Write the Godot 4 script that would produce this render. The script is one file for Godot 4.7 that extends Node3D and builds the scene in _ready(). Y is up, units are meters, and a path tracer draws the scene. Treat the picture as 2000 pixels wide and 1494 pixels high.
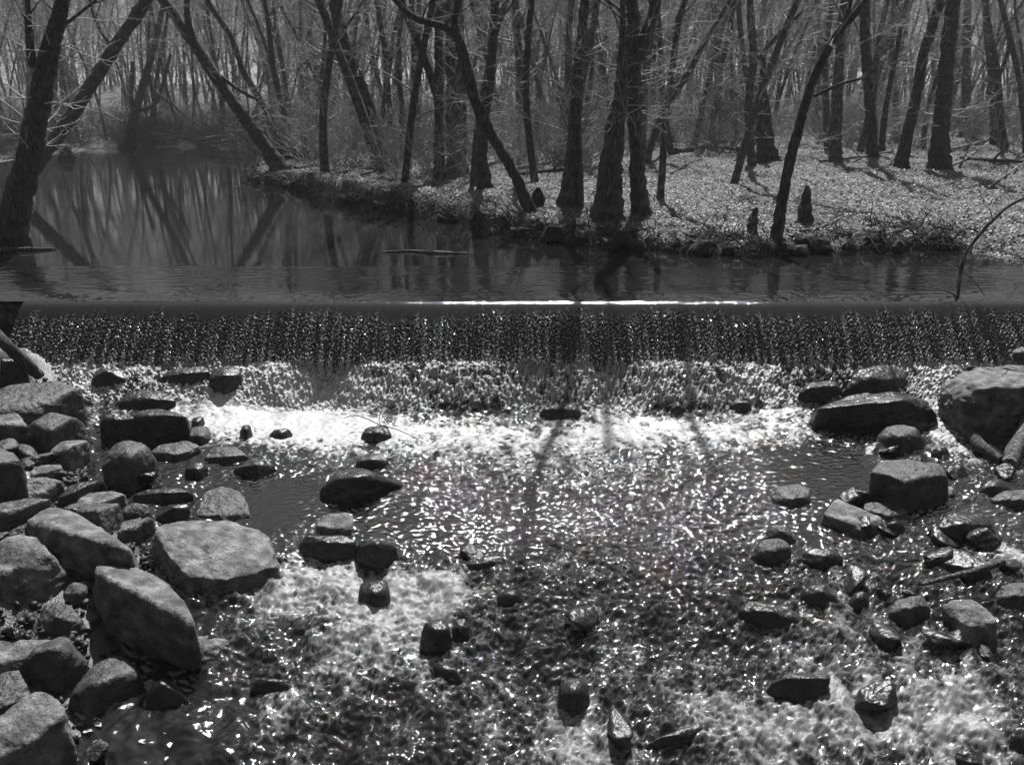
extends Node3D

# ---------------------------------------------------------------- frame of the place
# y = 0 is the still pool above the weir; the viewer looks along -z from a bridge below the weir.
const EYE := Vector3(0, 2.3, 0)
const PITCH := deg_to_rad(17.6)
const F := 1678.0            # focal length in photograph pixels (2000 x 1494)
const CREST := -10.8         # z of the weir crest

var used := {}
var M := {}
var rng := RandomNumberGenerator.new()
var n_low := FastNoiseLite.new()
var n_mid := FastNoiseLite.new()
var n_fine := FastNoiseLite.new()
var n_cell := FastNoiseLite.new()
var shore: Array = []        # outline of the pool, x/z
var shore_h: Array = []      # height of the bank along it
var left_edge: Array = []    # stony shore below the weir

func ray(u: float, v: float) -> Vector3:
	var fw := Vector3(0, -sin(PITCH), -cos(PITCH))
	var up := Vector3(0, cos(PITCH), -sin(PITCH))
	return fw + Vector3.RIGHT * ((u - 1000.0) / F) + up * ((747.0 - v) / F)

func P(u: float, v: float, y: float) -> Vector3:     # the point at height y seen there
	var d := ray(u, v)
	return EYE + d * ((y - EYE.y) / d.y)

func Q(u: float, v: float, z: float) -> Vector3:     # the point at distance z seen there
	var d := ray(u, v)
	return EYE + d * ((z - EYE.z) / d.z)

func depth_of(p: Vector3) -> float:
	return (p - EYE).dot(Vector3(0, -sin(PITCH), -cos(PITCH)))

func G(u: float, v: float) -> Vector3:               # a point of the wooded bank
	var d := ray(u, v)
	d /= Vector2(d.x, d.z).length()
	var t := 11.0
	while t < 130.0:
		var p := EYE + d * t
		if p.y <= maxf(ground_y(p.x, p.z), 0.0):
			break
		t += 0.4
	var lo := t - 0.4
	for i in 6:
		var m := (lo + t) * 0.5
		var p := EYE + d * m
		if p.y <= maxf(ground_y(p.x, p.z), 0.0):
			t = m
		else:
			lo = m
	return EYE + d * t

func W(u: float, v: float) -> Vector3:               # a point of the river below the weir
	var d := ray(u, v)
	d /= Vector2(d.x, d.z).length()
	var t := 2.0
	while t < 14.0:
		var p := EYE + d * t
		if p.y <= bed_y(p.x, p.z):
			break
		t += 0.08
	var lo := t - 0.08
	for i in 5:
		var m := (lo + t) * 0.5
		var p := EYE + d * m
		if p.y <= bed_y(p.x, p.z):
			t = m
		else:
			lo = m
	return EYE + d * t

func knots(k: Array, t: float) -> float:
	if t <= k[0]:
		return k[1]
	for i in range(2, k.size(), 2):
		if t <= k[i]:
			return lerpf(k[i - 1], k[i + 1], (t - k[i - 2]) / (k[i] - k[i - 2]))
	return k[k.size() - 1]

var K_STEP := [-10.4, -0.65, -10.15, -0.65, -10.04, -0.69, -9.97, -0.76, -9.66, -1.07, -9.56, -1.12, -9.0, -1.15, -7.5, -1.22, -6.5, -1.3, -6.0, -1.38, -5.3, -1.55, -4.5, -1.72, -3.0, -1.9, -1.0, -2.05]
var K_RAMP := [-10.4, -0.65, -10.15, -0.65, -9.9, -0.8, -9.55, -1.02, -9.2, -1.1, -8.7, -1.16, -7.5, -1.22, -6.5, -1.3, -6.0, -1.38, -5.3, -1.55, -4.5, -1.72, -3.0, -1.9, -1.0, -2.05]

func water_y(x: float, z: float) -> float:
	if z > -8.7:
		return knots(K_RAMP, z)
	var s := smoothstep(2.75, 3.35, absf(x + 0.05))
	var zz := z + 0.1 * sin(x * 2.1) + 0.06 * sin(x * 5.3 + 1.0)
	if s <= 0.0:
		return knots(K_STEP, zz)
	if s >= 1.0:
		return knots(K_RAMP, z)
	return lerpf(knots(K_STEP, zz), knots(K_RAMP, z), s)

func stony(x: float, z: float) -> float:             # how far the dry stony bed stands over the water
	var e := knots(left_edge, z)
	var d := maxf(e - x, x - (5.6 - 0.02 * z + 0.12 * (-z - 4.0) * 0.0 + maxf(0.0, (-z - 4.0) * 0.22)))
	return clampf(d * 0.5, -0.3, 0.14) + maxf(0.0, d - 0.5) * 0.22

func bed_y(x: float, z: float) -> float:
	return water_y(x, z) + maxf(0.0, stony(x, z))

func shore_distance(x: float, z: float) -> Vector2:  # (distance into the land, height of the bank there)
	var best := 1e9
	var bh := 0.3
	var inside := false
	var n := shore.size()
	for i in n:
		var a: Vector2 = shore[i]
		var b: Vector2 = shore[(i + 1) % n]
		if (a.y > z) != (b.y > z) and x < (b.x - a.x) * (z - a.y) / (b.y - a.y) + a.x:
			inside = not inside
		var ab := b - a
		var t := clampf(((x - a.x) * ab.x + (z - a.y) * ab.y) / ab.length_squared(), 0.0, 1.0)
		var dx := x - a.x - ab.x * t
		var dz := z - a.y - ab.y * t
		var d := dx * dx + dz * dz
		if d < best:
			best = d
			bh = lerpf(shore_h[i], shore_h[(i + 1) % n], t)
	return Vector2(-sqrt(best) if inside else sqrt(best), bh)

func ground_y(x: float, z: float) -> float:
	var s := shore_distance(x, z)
	if s.x < 0.0:
		return maxf(-0.6, s.x * 1.1)
	var wob := n_low.get_noise_2d(x * 1.3, z * 1.3)
	var steep := lerpf(2.0, 0.16, clampf(s.y * 2.2, 0.0, 1.0))
	var rise := lerpf(s.y, 0.33, smoothstep(0.2, 2.2, s.x))
	steep = lerpf(steep, 0.8, smoothstep(0.2, 2.2, s.x))
	var y := rise * smoothstep(-0.02, steep, s.x + wob * 0.25) + minf(s.x * 0.018, 0.5)
	y += smoothstep(0.1, 1.2, s.x) * (wob * 0.12 + n_mid.get_noise_2d(x * 0.35, z * 0.35) * 0.05)
	var far := maxf(0.0, -z - 72.0)
	return y + far * 0.012 + 4.5 * smoothstep(10.0, 75.0, far)

# ---------------------------------------------------------------- naming
func numbered(called: String) -> String:
	var k: int = used.get(called, 0)
	used[called] = k + 1
	return called if k == 0 else "%s_%03d" % [called, k]

func tag(o: Node, label: String, category: String, group := "", kind := "") -> void:
	if label: o.set_meta("label", label)
	if category: o.set_meta("category", category)
	if group: o.set_meta("group", group)
	if kind: o.set_meta("kind", kind)

func thing(called: String, at: Vector3, label: String, category: String, group := "") -> Node3D:
	var o := Node3D.new()
	o.name = numbered(called)
	add_child(o)
	o.position = at
	tag(o, label, category, group)
	return o

func part(called: String, mesh: Mesh, mat: Material, parent: Node3D) -> MeshInstance3D:
	var o := MeshInstance3D.new()
	o.name = called if parent != self else numbered(called)
	o.mesh = mesh
	if mat: o.material_override = mat
	parent.add_child(o, true)
	return o

# ---------------------------------------------------------------- mesh building
class Buf:
	var v := PackedVector3Array()
	var n := PackedVector3Array()
	var i := PackedInt32Array()
	func mesh() -> ArrayMesh:
		var a := []
		a.resize(Mesh.ARRAY_MAX)
		a[Mesh.ARRAY_VERTEX] = v
		a[Mesh.ARRAY_NORMAL] = n
		a[Mesh.ARRAY_INDEX] = i
		var m := ArrayMesh.new()
		m.add_surface_from_arrays(Mesh.PRIMITIVE_TRIANGLES, a)
		return m

func tube(b: Buf, pts: PackedVector3Array, rad: PackedFloat32Array, sides: int, rough := 0.0, flare := 0.0) -> void:
	var first := b.v.size()
	var k := pts.size()
	var side := Vector3.ZERO
	for j in k:
		var t := (pts[mini(j + 1, k - 1)] - pts[maxi(j - 1, 0)]).normalized()
		if j == 0:
			side = t.cross(Vector3(0.31, 0.2, 0.93) if absf(t.y) > 0.6 else Vector3.UP).normalized()
		else:
			side = (side - t * side.dot(t)).normalized()
		var up := t.cross(side)
		for s in sides:
			var a := TAU * s / sides
			var d := side * cos(a) + up * sin(a)
			var r := rad[j]
			if rough > 0.0:
				r *= 1.0 + rough * n_mid.get_noise_3d(cos(a) * 9.0 + pts[0].x * 7.0, sin(a) * 9.0, pts[j].y * 3.0)
			if flare > 0.0:
				var hgt := pts[j].distance_to(pts[0])
				r *= 1.0 + flare * exp(-hgt / (rad[0] * 1.6)) * (0.65 + 0.5 * sin(a * 4.0 + pts[0].x * 5.0))
			b.v.append(pts[j] + d * r)
			b.n.append(d)
	for j in k - 1:
		for s in sides:
			var p := first + j * sides + s
			var q := first + j * sides + (s + 1) % sides
			b.i.append_array([p, p + sides, q, q, p + sides, q + sides])
	# caps
	for e in [0, k - 1]:
		var c := b.v.size()
		b.v.append(pts[e])
		b.n.append((pts[e] - pts[1 if e == 0 else k - 2]).normalized())
		for s in sides:
			var p: int = first + e * sides + s
			var q: int = first + e * sides + (s + 1) % sides
			b.i.append_array([c, p, q] if e == 0 else [c, q, p])

func smooth_path(p: Array, w: Array, per: int) -> Array:
	var pts := PackedVector3Array()
	var rad := PackedFloat32Array()
	for i in p.size() - 1:
		var a: Vector3 = p[maxi(i - 1, 0)]
		var b: Vector3 = p[i]
		var c: Vector3 = p[i + 1]
		var d: Vector3 = p[mini(i + 2, p.size() - 1)]
		for j in per:
			var t := float(j) / per
			pts.append(b.cubic_interpolate(c, a, d, t))
			rad.append(lerpf(w[i], w[i + 1], t))
	pts.append(p[p.size() - 1])
	rad.append(w[w.size() - 1])
	return [pts, rad]

func grow(b: Buf, p: Vector3, dir: Vector3, length: float, r: float, level: int, kids: int, r_min := 0.0035) -> void:
	var segs := 5 if level > 1 else 4 if level == 1 else 3
	var pts := PackedVector3Array([p])
	var rad := PackedFloat32Array([r])
	var d := dir
	for j in segs:
		d = (d + Vector3(rng.randf_range(-1, 1), rng.randf_range(-0.75, 1.0), rng.randf_range(-1, 1)) * 0.27).normalized()
		pts.append(pts[j] + d * length / segs)
		rad.append(maxf(r_min, r * (1.0 - 0.8 * (j + 1.0) / segs)))
	tube(b, pts, rad, 5 if level > 1 else 3)
	if level <= 0:
		return
	for c in kids:
		var t := rng.randf_range(0.25, 1.0) * segs
		var j := mini(int(t), segs - 1)
		var q := pts[j].lerp(pts[j + 1], t - j)
		var along := (pts[j + 1] - pts[j]).normalized()
		var across := along.cross(Vector3(rng.randf_range(-1, 1), rng.randf_range(-1, 1), rng.randf_range(-1, 1))).normalized()
		grow(b, q, (along * rng.randf_range(0.5, 0.9) + across * rng.randf_range(0.5, 0.9) + Vector3.UP * 0.12).normalized(), length * rng.randf_range(0.35, 0.6), maxf(r_min, rad[j] * 0.55), level - 1, maxi(2, kids - 1), r_min)

func icosphere(level: int) -> Array:
	var t := (1.0 + sqrt(5.0)) / 2.0
	var v: Array = []
	for p in [[-1, t, 0], [1, t, 0], [-1, -t, 0], [1, -t, 0], [0, -1, t], [0, 1, t], [0, -1, -t], [0, 1, -t], [t, 0, -1], [t, 0, 1], [-t, 0, -1], [-t, 0, 1]]:
		v.append(Vector3(p[0], p[1], p[2]).normalized())
	var f := [0, 11, 5, 0, 5, 1, 0, 1, 7, 0, 7, 10, 0, 10, 11, 1, 5, 9, 5, 11, 4, 11, 10, 2, 10, 7, 6, 7, 1, 8, 3, 9, 4, 3, 4, 2, 3, 2, 6, 3, 6, 8, 3, 8, 9, 4, 9, 5, 2, 4, 11, 6, 2, 10, 8, 6, 7, 9, 8, 1]
	for l in level:
		var mid := {}
		var g := []
		for i in range(0, f.size(), 3):
			var m := []
			for e in 3:
				var a: int = f[i + e]
				var b: int = f[i + (e + 1) % 3]
				var key := mini(a, b) * 100000 + maxi(a, b)
				if not mid.has(key):
					mid[key] = v.size()
					v.append(((v[a] + v[b]) * 0.5).normalized())
				m.append(mid[key])
			g.append_array([f[i], m[0], m[2], f[i + 1], m[1], m[0], f[i + 2], m[2], m[1], m[0], m[1], m[2]])
		f = g
	var turned := PackedInt32Array()
	for i in range(0, f.size(), 3):
		turned.append_array([f[i], f[i + 2], f[i + 1]])
	return [PackedVector3Array(v), turned]

var ball := {}

func hull_planes(pts: Array) -> Array:                # [normal, offset] of every face of the convex hull
	var out := []
	var n := pts.size()
	for i in n:
		for j in range(i + 1, n):
			for k in range(j + 1, n):
				var nn: Vector3 = (pts[j] - pts[i]).cross(pts[k] - pts[i])
				if nn.length() < 1e-5:
					continue
				nn = nn.normalized()
				var d: float = nn.dot(pts[i])
				var lo := 0.0
				var hi := 0.0
				for q in pts:
					var e: float = nn.dot(q) - d
					lo = minf(lo, e)
					hi = maxf(hi, e)
				if hi > 1e-4 and lo < -1e-4:
					continue
				if hi > 1e-4:
					nn = -nn
					d = -d
				var known := false
				for o in out:
					if o[0].dot(nn) > 0.996:
						known = true
						break
				if not known:
					out.append([nn, d])
	return out

func boulder(pts: Array, sharp: float, level: int, seed_: int) -> Array:  # [mesh about the base, base]
	var c := Vector3.ZERO
	for p in pts:
		c += p
	c /= pts.size()
	var planes := hull_planes(pts)
	var half := Vector3(0.05, 0.05, 0.05)
	for p in pts:
		half = half.max((p - c).abs())
	for o in planes:
		o[1] = maxf(o[1] - o[0].dot(c), 0.015)
	# a few broken corners
	var r2 := RandomNumberGenerator.new()
	r2.seed = 700 + seed_
	for k in 7:
		var nn := Vector3(r2.randf_range(-1, 1), r2.randf_range(-0.2, 0.8), r2.randf_range(-1, 1)).normalized()
		var far := 0.0
		for p in pts:
			far = maxf(far, nn.dot(p - c))
		planes.append([nn, far * r2.randf_range(0.86, 0.99)])
	var s: Array = ball[level]
	var dirs: PackedVector3Array = s[0]
	var v := PackedVector3Array()
	v.resize(dirs.size())
	var size := half.length()
	var foot := Vector3(c.x, c.y - half.y, c.z)
	for i in dirs.size():
		var d := (dirs[i] * half).normalized()
		var acc := 0.0
		for o in planes:
			var e: float = o[0].dot(d) / o[1]
			if e > 0.0:
				acc += pow(e, sharp * sharp * 0.3)
		var r := pow(acc, -1.0 / (sharp * sharp * 0.3))
		var q := c + d * r
		var w := n_mid.get_noise_3d(q.x * 0.6 + seed_ * 3.0, q.y * 0.6, q.z * 0.6) * 0.05 * size + (0.35 - absf(n_mid.get_noise_3d(q.x * 1.3, q.y * 2.6 + seed_, q.z * 1.3))) * 0.055 * size + n_mid.get_noise_3d(q.x * 3.2, q.y * 3.2 + seed_, q.z * 3.2) * 0.018 * size + n_fine.get_noise_3d(q.x * 1.5, q.y * 1.5, q.z * 1.5) * 0.008
		v[i] = q + d * w * 0.8 - foot
	var n := PackedVector3Array()
	n.resize(v.size())
	var f: PackedInt32Array = s[1]
	for i in range(0, f.size(), 3):
		var nn := (v[f[i + 2]] - v[f[i]]).cross(v[f[i + 1]] - v[f[i]])
		n[f[i]] += nn
		n[f[i + 1]] += nn
		n[f[i + 2]] += nn
	for i in n.size():
		n[i] = n[i].normalized()
	var b := Buf.new()
	b.v = v
	b.n = n
	b.i = f
	return [b.mesh(), foot]

var rock_count := 0

func at_u(line: Array, u: float) -> float:
	if u <= line[0][0]:
		return line[0][1]
	for i in range(1, line.size()):
		if u <= line[i][0]:
			return lerpf(line[i - 1][1], line[i][1], (u - line[i - 1][0]) / maxf(1.0, line[i][0] - line[i - 1][0]))
	return line[line.size() - 1][1]

# A boulder from the line where it meets the water, its upper front edge and its upper back edge.
func rock(label: String, mat: String, base: Array, front: Array, back: Array, rise := 0.03, sharp := 13.0) -> void:
	rock_count += 1
	var pts: Array = []
	var dist: Array = []
	var yb := 0.0
	for q in base:
		var p := W(q[0], q[1])
		pts.append(p)
		pts.append(p + Vector3(0, -0.14, -0.02))
		dist.append([q[0], Vector2(p.x, p.z).length()])
		yb += p.y / base.size()
	var yf := 0.0
	for q in front:
		var d := ray(q[0], q[1])
		var h := Vector2(d.x, d.z).length()
		var p := EYE + d * ((at_u(dist, q[0]) + 0.03) / h)
		p.y = maxf(p.y, yb + 0.03)
		pts.append(p)
		yf += p.y / front.size()
	var gone := 0.0
	for q in dist:
		gone += q[1] / dist.size()
	for q in back:
		var p := P(q[0], q[1], maxf(yf + rise, yb + 0.05))
		pts.append(p)
		var away := Vector3(p.x, 0, p.z).normalized()
		pts.append(Vector3(p.x, yb - 0.14, p.z) + away * 0.06)
	var span := 0.0
	for q in pts:
		span = maxf(span, q.distance_to(pts[0]))
	var made := boulder(pts, sharp, 5 if span > 1.3 else 4 if span > 0.4 else 3, rock_count)
	var o := part("boulder" if span > 0.5 else "stone", made[0], M[mat], self)
	o.position = made[1]
	tag(o, label, "boulder" if span > 0.5 else "stone", "stones in the river below the weir")

# ---------------------------------------------------------------- textures and materials
func grey(noise_type: int, freq: float, octaves: int, lo: float, hi: float, power: float, seed_: int, size := 256) -> ImageTexture:
	var n := FastNoiseLite.new()
	n.seed = seed_
	n.noise_type = noise_type
	n.frequency = freq
	n.fractal_octaves = octaves
	var im := n.get_seamless_image(size, size)
	im.convert(Image.FORMAT_L8)
	var d := im.get_data()
	for i in d.size():
		d[i] = int(clampf(lerpf(lo, hi, pow(d[i] / 255.0, power)), 0.0, 1.0) * 255.0)
	return ImageTexture.create_from_image(Image.create_from_data(size, size, false, Image.FORMAT_L8, d))

func blend(a: ImageTexture, b: ImageTexture, size := 512) -> ImageTexture:   # the product of two grey textures
	var x := a.get_image().get_data()
	var y := b.get_image().get_data()
	for i in x.size():
		x[i] = x[i] * y[i] / 255
	return ImageTexture.create_from_image(Image.create_from_data(size, size, false, Image.FORMAT_L8, x))

func mat(called: String, albedo: float, rough: float, tex: Texture2D = null, scale := Vector3.ONE, bump: Texture2D = null, relief := 0.0) -> StandardMaterial3D:
	var m := StandardMaterial3D.new()
	m.resource_name = called
	m.albedo_color = Color(albedo, albedo, albedo).linear_to_srgb()
	m.roughness = rough
	m.uv1_triplanar = true
	m.uv1_scale = scale
	if tex: m.albedo_texture = tex
	if bump:
		m.heightmap_enabled = true
		m.heightmap_texture = bump
		m.heightmap_scale = relief
	M[called] = m
	return m

func materials() -> void:
	var bark_t := grey(FastNoiseLite.TYPE_SIMPLEX_SMOOTH, 0.03, 6, 0.15, 1.15, 1.2, 1)
	var bark_b := grey(FastNoiseLite.TYPE_SIMPLEX_SMOOTH, 0.05, 4, 0.0, 1.0, 1.0, 2)
	mat("bark_dark", 0.13, 0.9, bark_t, Vector3(2.6, 0.5, 2.6), bark_b, 1.3)
	mat("bark_grey", 0.20, 0.9, bark_t, Vector3(2.6, 0.5, 2.6), bark_b, 1.3)
	mat("bark_pale", 0.30, 0.9, bark_t, Vector3(2.6, 0.5, 2.6), bark_b, 0.5)
	mat("twig", 0.24, 0.7)
	mat("twig_pale", 0.3, 0.7)
	mat("dead_wood", 0.42, 0.8, bark_t, Vector3(3, 3, 3), bark_b, 0.3)
	var rock_t := blend(grey(FastNoiseLite.TYPE_SIMPLEX_SMOOTH, 0.008, 6, 0.2, 1.25, 1.0, 3, 512), grey(FastNoiseLite.TYPE_SIMPLEX_SMOOTH, 0.07, 6, 0.35, 1.4, 0.75, 33, 512))
	var rock_b := grey(FastNoiseLite.TYPE_SIMPLEX_SMOOTH, 0.02, 7, 0.0, 1.0, 1.0, 4, 512)
	mat("dry", 0.21, 0.75, rock_t, Vector3(1.1, 1.1, 1.1), rock_b, 2.2)
	mat("damp", 0.085, 0.6, rock_t, Vector3(1.3, 1.3, 1.3), rock_b, 2.2)
	mat("wet", 0.035, 0.38, rock_t, Vector3(1.4, 1.4, 1.4), rock_b, 1.4)
	var soil_t := grey(FastNoiseLite.TYPE_SIMPLEX_SMOOTH, 0.05, 6, 0.35, 1.15, 1.2, 5, 512)
	var soil_b := grey(FastNoiseLite.TYPE_CELLULAR, 0.09, 4, 0.0, 1.0, 1.0, 6, 512)
	mat("litter", 0.17, 0.95, soil_t, Vector3(0.45, 0.45, 0.45), soil_b, 1.2)
	mat("gravel", 0.05, 0.5, soil_t, Vector3(1.2, 1.2, 1.2), soil_b, 0.6)
	mat("soil", 0.05, 0.9, soil_t, Vector3(1.2, 1.2, 1.2), soil_b, 1.2)
	var leaf := mat("leaf", 0.5, 0.6)
	leaf.vertex_color_use_as_albedo = true
	leaf.albedo_color = Color.WHITE
	leaf.backlight_enabled = true
	leaf.backlight = Color(0.4, 0.4, 0.4)
	leaf.cull_mode = BaseMaterial3D.CULL_DISABLED
	var grass := mat("grass", 0.4, 0.7)
	grass.backlight_enabled = true
	grass.backlight = Color(0.5, 0.5, 0.5)
	grass.cull_mode = BaseMaterial3D.CULL_DISABLED
	var rip := grey(FastNoiseLite.TYPE_SIMPLEX_SMOOTH, 0.03, 3, 0.0, 1.0, 1.0, 7, 512)
	mat("pool", 0.012, 0.03, null, Vector3(0.5, 0.5, 0.5), rip, 0.03)
	var chop := grey(FastNoiseLite.TYPE_SIMPLEX_SMOOTH, 0.08, 3, 0.0, 1.0, 1.0, 8, 512)
	var w := mat("water", 1.0, 0.05, null, Vector3(2.2, 2.2, 2.2), chop, 0.1)
	w.vertex_color_use_as_albedo = true
	var foam_t := grey(FastNoiseLite.TYPE_SIMPLEX_SMOOTH, 0.05, 5, 0.72, 1.0, 0.8, 9, 512)
	var f := mat("foam", 1.0, 0.5, foam_t, Vector3(3, 3, 3), chop, 0.15)
	f.vertex_color_use_as_albedo = true
	mat("concrete", 0.12, 0.8, rock_t, Vector3.ONE, rock_b, 0.4)

# ---------------------------------------------------------------- a sheet of water from a grid of points
func sheet(called: String, rows: int, cols: int, v: PackedVector3Array, c: PackedColorArray, foam: PackedFloat32Array, cut: float, calm: Material, white: Material) -> MeshInstance3D:
	var n := PackedVector3Array()
	n.resize(v.size())
	for r in rows:
		var up := maxi(r - 1, 0) * cols
		var dn := mini(r + 1, rows - 1) * cols
		var o := r * cols
		for k in cols:
			n[o + k] = (v[dn + k] - v[up + k]).cross(v[o + mini(k + 1, cols - 1)] - v[o + maxi(k - 1, 0)]).normalized()
	var ia := PackedInt32Array()
	var ib := PackedInt32Array()
	for r in rows - 1:
		var o := r * cols
		for k in cols - 1:
			var p := o + k
			if foam.size() and foam[p] > cut:
				ib.append_array([p, p + 1, p + cols, p + 1, p + cols + 1, p + cols])
			else:
				ia.append_array([p, p + 1, p + cols, p + 1, p + cols + 1, p + cols])
	var m := ArrayMesh.new()
	for e in [[ia, calm], [ib, white]]:
		if e[0].size() == 0:
			continue
		var a := []
		a.resize(Mesh.ARRAY_MAX)
		a[Mesh.ARRAY_VERTEX] = v
		a[Mesh.ARRAY_NORMAL] = n
		if c.size(): a[Mesh.ARRAY_COLOR] = c
		a[Mesh.ARRAY_INDEX] = e[0]
		m.add_surface_from_arrays(Mesh.PRIMITIVE_TRIANGLES, a)
		m.surface_set_material(m.get_surface_count() - 1, e[1])
	var o := MeshInstance3D.new()
	o.name = called
	o.mesh = m
	o.set_meta("kind", "structure")
	add_child(o)
	return o

# ---------------------------------------------------------------- everything
func _ready() -> void:
	rng.seed = 11
	camera_and_light()
	n_low.seed = 21; n_low.frequency = 0.35; n_low.fractal_octaves = 3
	n_mid.seed = 22; n_mid.frequency = 2.0; n_mid.fractal_octaves = 3
	n_fine.seed = 23; n_fine.frequency = 14.0; n_fine.fractal_octaves = 2
	n_cell.seed = 24; n_cell.noise_type = FastNoiseLite.TYPE_CELLULAR; n_cell.frequency = 9.0; n_cell.fractal_octaves = 2
	for l in [2, 3, 4, 5]:
		ball[l] = icosphere(l)
	materials()
	outlines()
	woodland_ground()
	pool()
	weir()
	river()
	stony_bed()
	bridge()
	stones()
	trees()
	wood_behind()
	shore_brush()
	ground_wood()
	litter()

func camera_and_light() -> void:
	var cam := Camera3D.new()
	cam.name = "camera"
	cam.position = EYE
	cam.rotation.x = -PITCH
	cam.fov = rad_to_deg(2.0 * atan(747.0 / F))
	cam.near = 0.05
	cam.far = 600.0
	add_child(cam)
	var sun := DirectionalLight3D.new()
	sun.name = "sun"
	sun.light_energy = 1.6
	sun.light_angular_distance = 0.5
	sun.shadow_enabled = true
	var az := deg_to_rad(7.5)      # a little right of straight ahead
	var el := deg_to_rad(55.0)
	var to_sun := Vector3(sin(az) * cos(el), sin(el), -cos(az) * cos(el))
	add_child(sun)
	sun.look_at_from_position(Vector3.ZERO, -to_sun, Vector3.UP)
	var sky_m := ProceduralSkyMaterial.new()
	sky_m.sky_top_color = Color(0.22, 0.22, 0.22)
	sky_m.sky_horizon_color = Color(1.0, 1.0, 1.0)
	sky_m.sky_curve = 0.17
	sky_m.ground_bottom_color = Color(0.2, 0.2, 0.2)
	sky_m.ground_horizon_color = Color(0.4, 0.4, 0.4)
	sky_m.sun_angle_max = 80.0
	sky_m.sun_curve = 0.6
	var sky := Sky.new()
	sky.sky_material = sky_m
	var env := Environment.new()
	env.background_mode = Environment.BG_SKY
	env.sky = sky
	env.background_energy_multiplier = 0.4
	env.tonemap_mode = Environment.TONE_MAPPER_LINEAR
	env.tonemap_exposure = 1.55
	env.fog_enabled = true
	env.fog_density = 0.0007
	env.fog_light_color = Color(0.9, 0.9, 0.9)
	env.sdfgi_enabled = true
	env.ssao_enabled = true
	env.ssil_enabled = true
	var we := WorldEnvironment.new()
	we.name = "environment"
	we.environment = env
	add_child(we)

func outlines() -> void:
	# pool outline: pixel where the water meets the bank, and how high the bank stands there
	for q in [[-900, 640, 0.3], [-250, 560, 0.3], [-40, 510, 0.25], [12, 484, 0.2], [-30, 420, 0.25], [-60, 350, 0.25], [30, 304, 0.2], [130, 298, 0.15], [200, 290, 0.2], [260, 290, 0.25], [330, 287, 0.2], [420, 284, 0.3], [505, 288, 0.4], [500, 325, 0.45], [483, 345, 0.4], [500, 356, 0.35], [560, 362, 0.45], [600, 376, 0.5], [660, 394, 0.55], [710, 404, 0.5], [765, 410, 0.45], [800, 418, 0.4], [860, 430, 0.35], [930, 442, 0.4], [1000, 458, 0.35], [1100, 472, 0.3], [1200, 482, 0.3], [1320, 492, 0.25], [1400, 498, 0.2], [1500, 500, 0.22], [1600, 494, 0.15], [1700, 490, 0.12], [1770, 486, 0.1], [1850, 486, 0.1], [1905, 496, 0.06], [1990, 510, 0.06], [2080, 518, 0.2], [2200, 540, 0.3], [2900, 620, 0.4]]:
		var p := P(q[0], q[1], 0.0)
		shore.append(Vector2(p.x, p.z))
		shore_h.append(q[2] * 0.9)
	shore.append(Vector2(60, -4)); shore_h.append(0.3)
	shore.append(Vector2(-60, -4)); shore_h.append(0.3)
	var pts := []
	for q in [[70, 728], [120, 790], [150, 870], [170, 950], [250, 1040], [300, 1150], [270, 1260], [170, 1340], [110, 1480], [60, 1560]]:
		var p := P(q[0], q[1], -1.3 if q[1] < 1100 else -1.6)
		pts.append([p.z, p.x])
	pts.sort_custom(func(a, b): return a[0] < b[0])
	for q in pts:
		left_edge.append_array(q)

func woodland_ground() -> void:
	var xs := []
	var x := -150.0
	while x < 150.0:
		xs.append(x)
		x += 0.13 if absf(x - 1.0) < 15.0 else 0.13 + (absf(x - 1.0) - 15.0) * 0.06
	var zs := []
	var z := -11.1
	while z > -190.0:
		zs.append(z)
		z -= 0.13 if z > -30.0 else 0.13 + (-30.0 - z) * 0.03
	var rows := zs.size()
	var cols := xs.size()
	var v := PackedVector3Array()
	v.resize(rows * cols)
	for r in rows:
		for k in cols:
			v[r * cols + k] = Vector3(xs[k], ground_y(xs[k], zs[r]) if zs[r] < -11.0 else -0.6 - (0.0 if absf(xs[k]) < 9.0 else -0.9), zs[r])
	# rows run away from the viewer, so turn the columns round to keep the faces up
	var w := PackedVector3Array()
	w.resize(v.size())
	for r in rows:
		for k in cols:
			w[r * cols + k] = v[r * cols + cols - 1 - k]
	sheet("woodland_ground", rows, cols, w, PackedColorArray(), PackedFloat32Array(), 1.0, M.litter, null)

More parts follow.
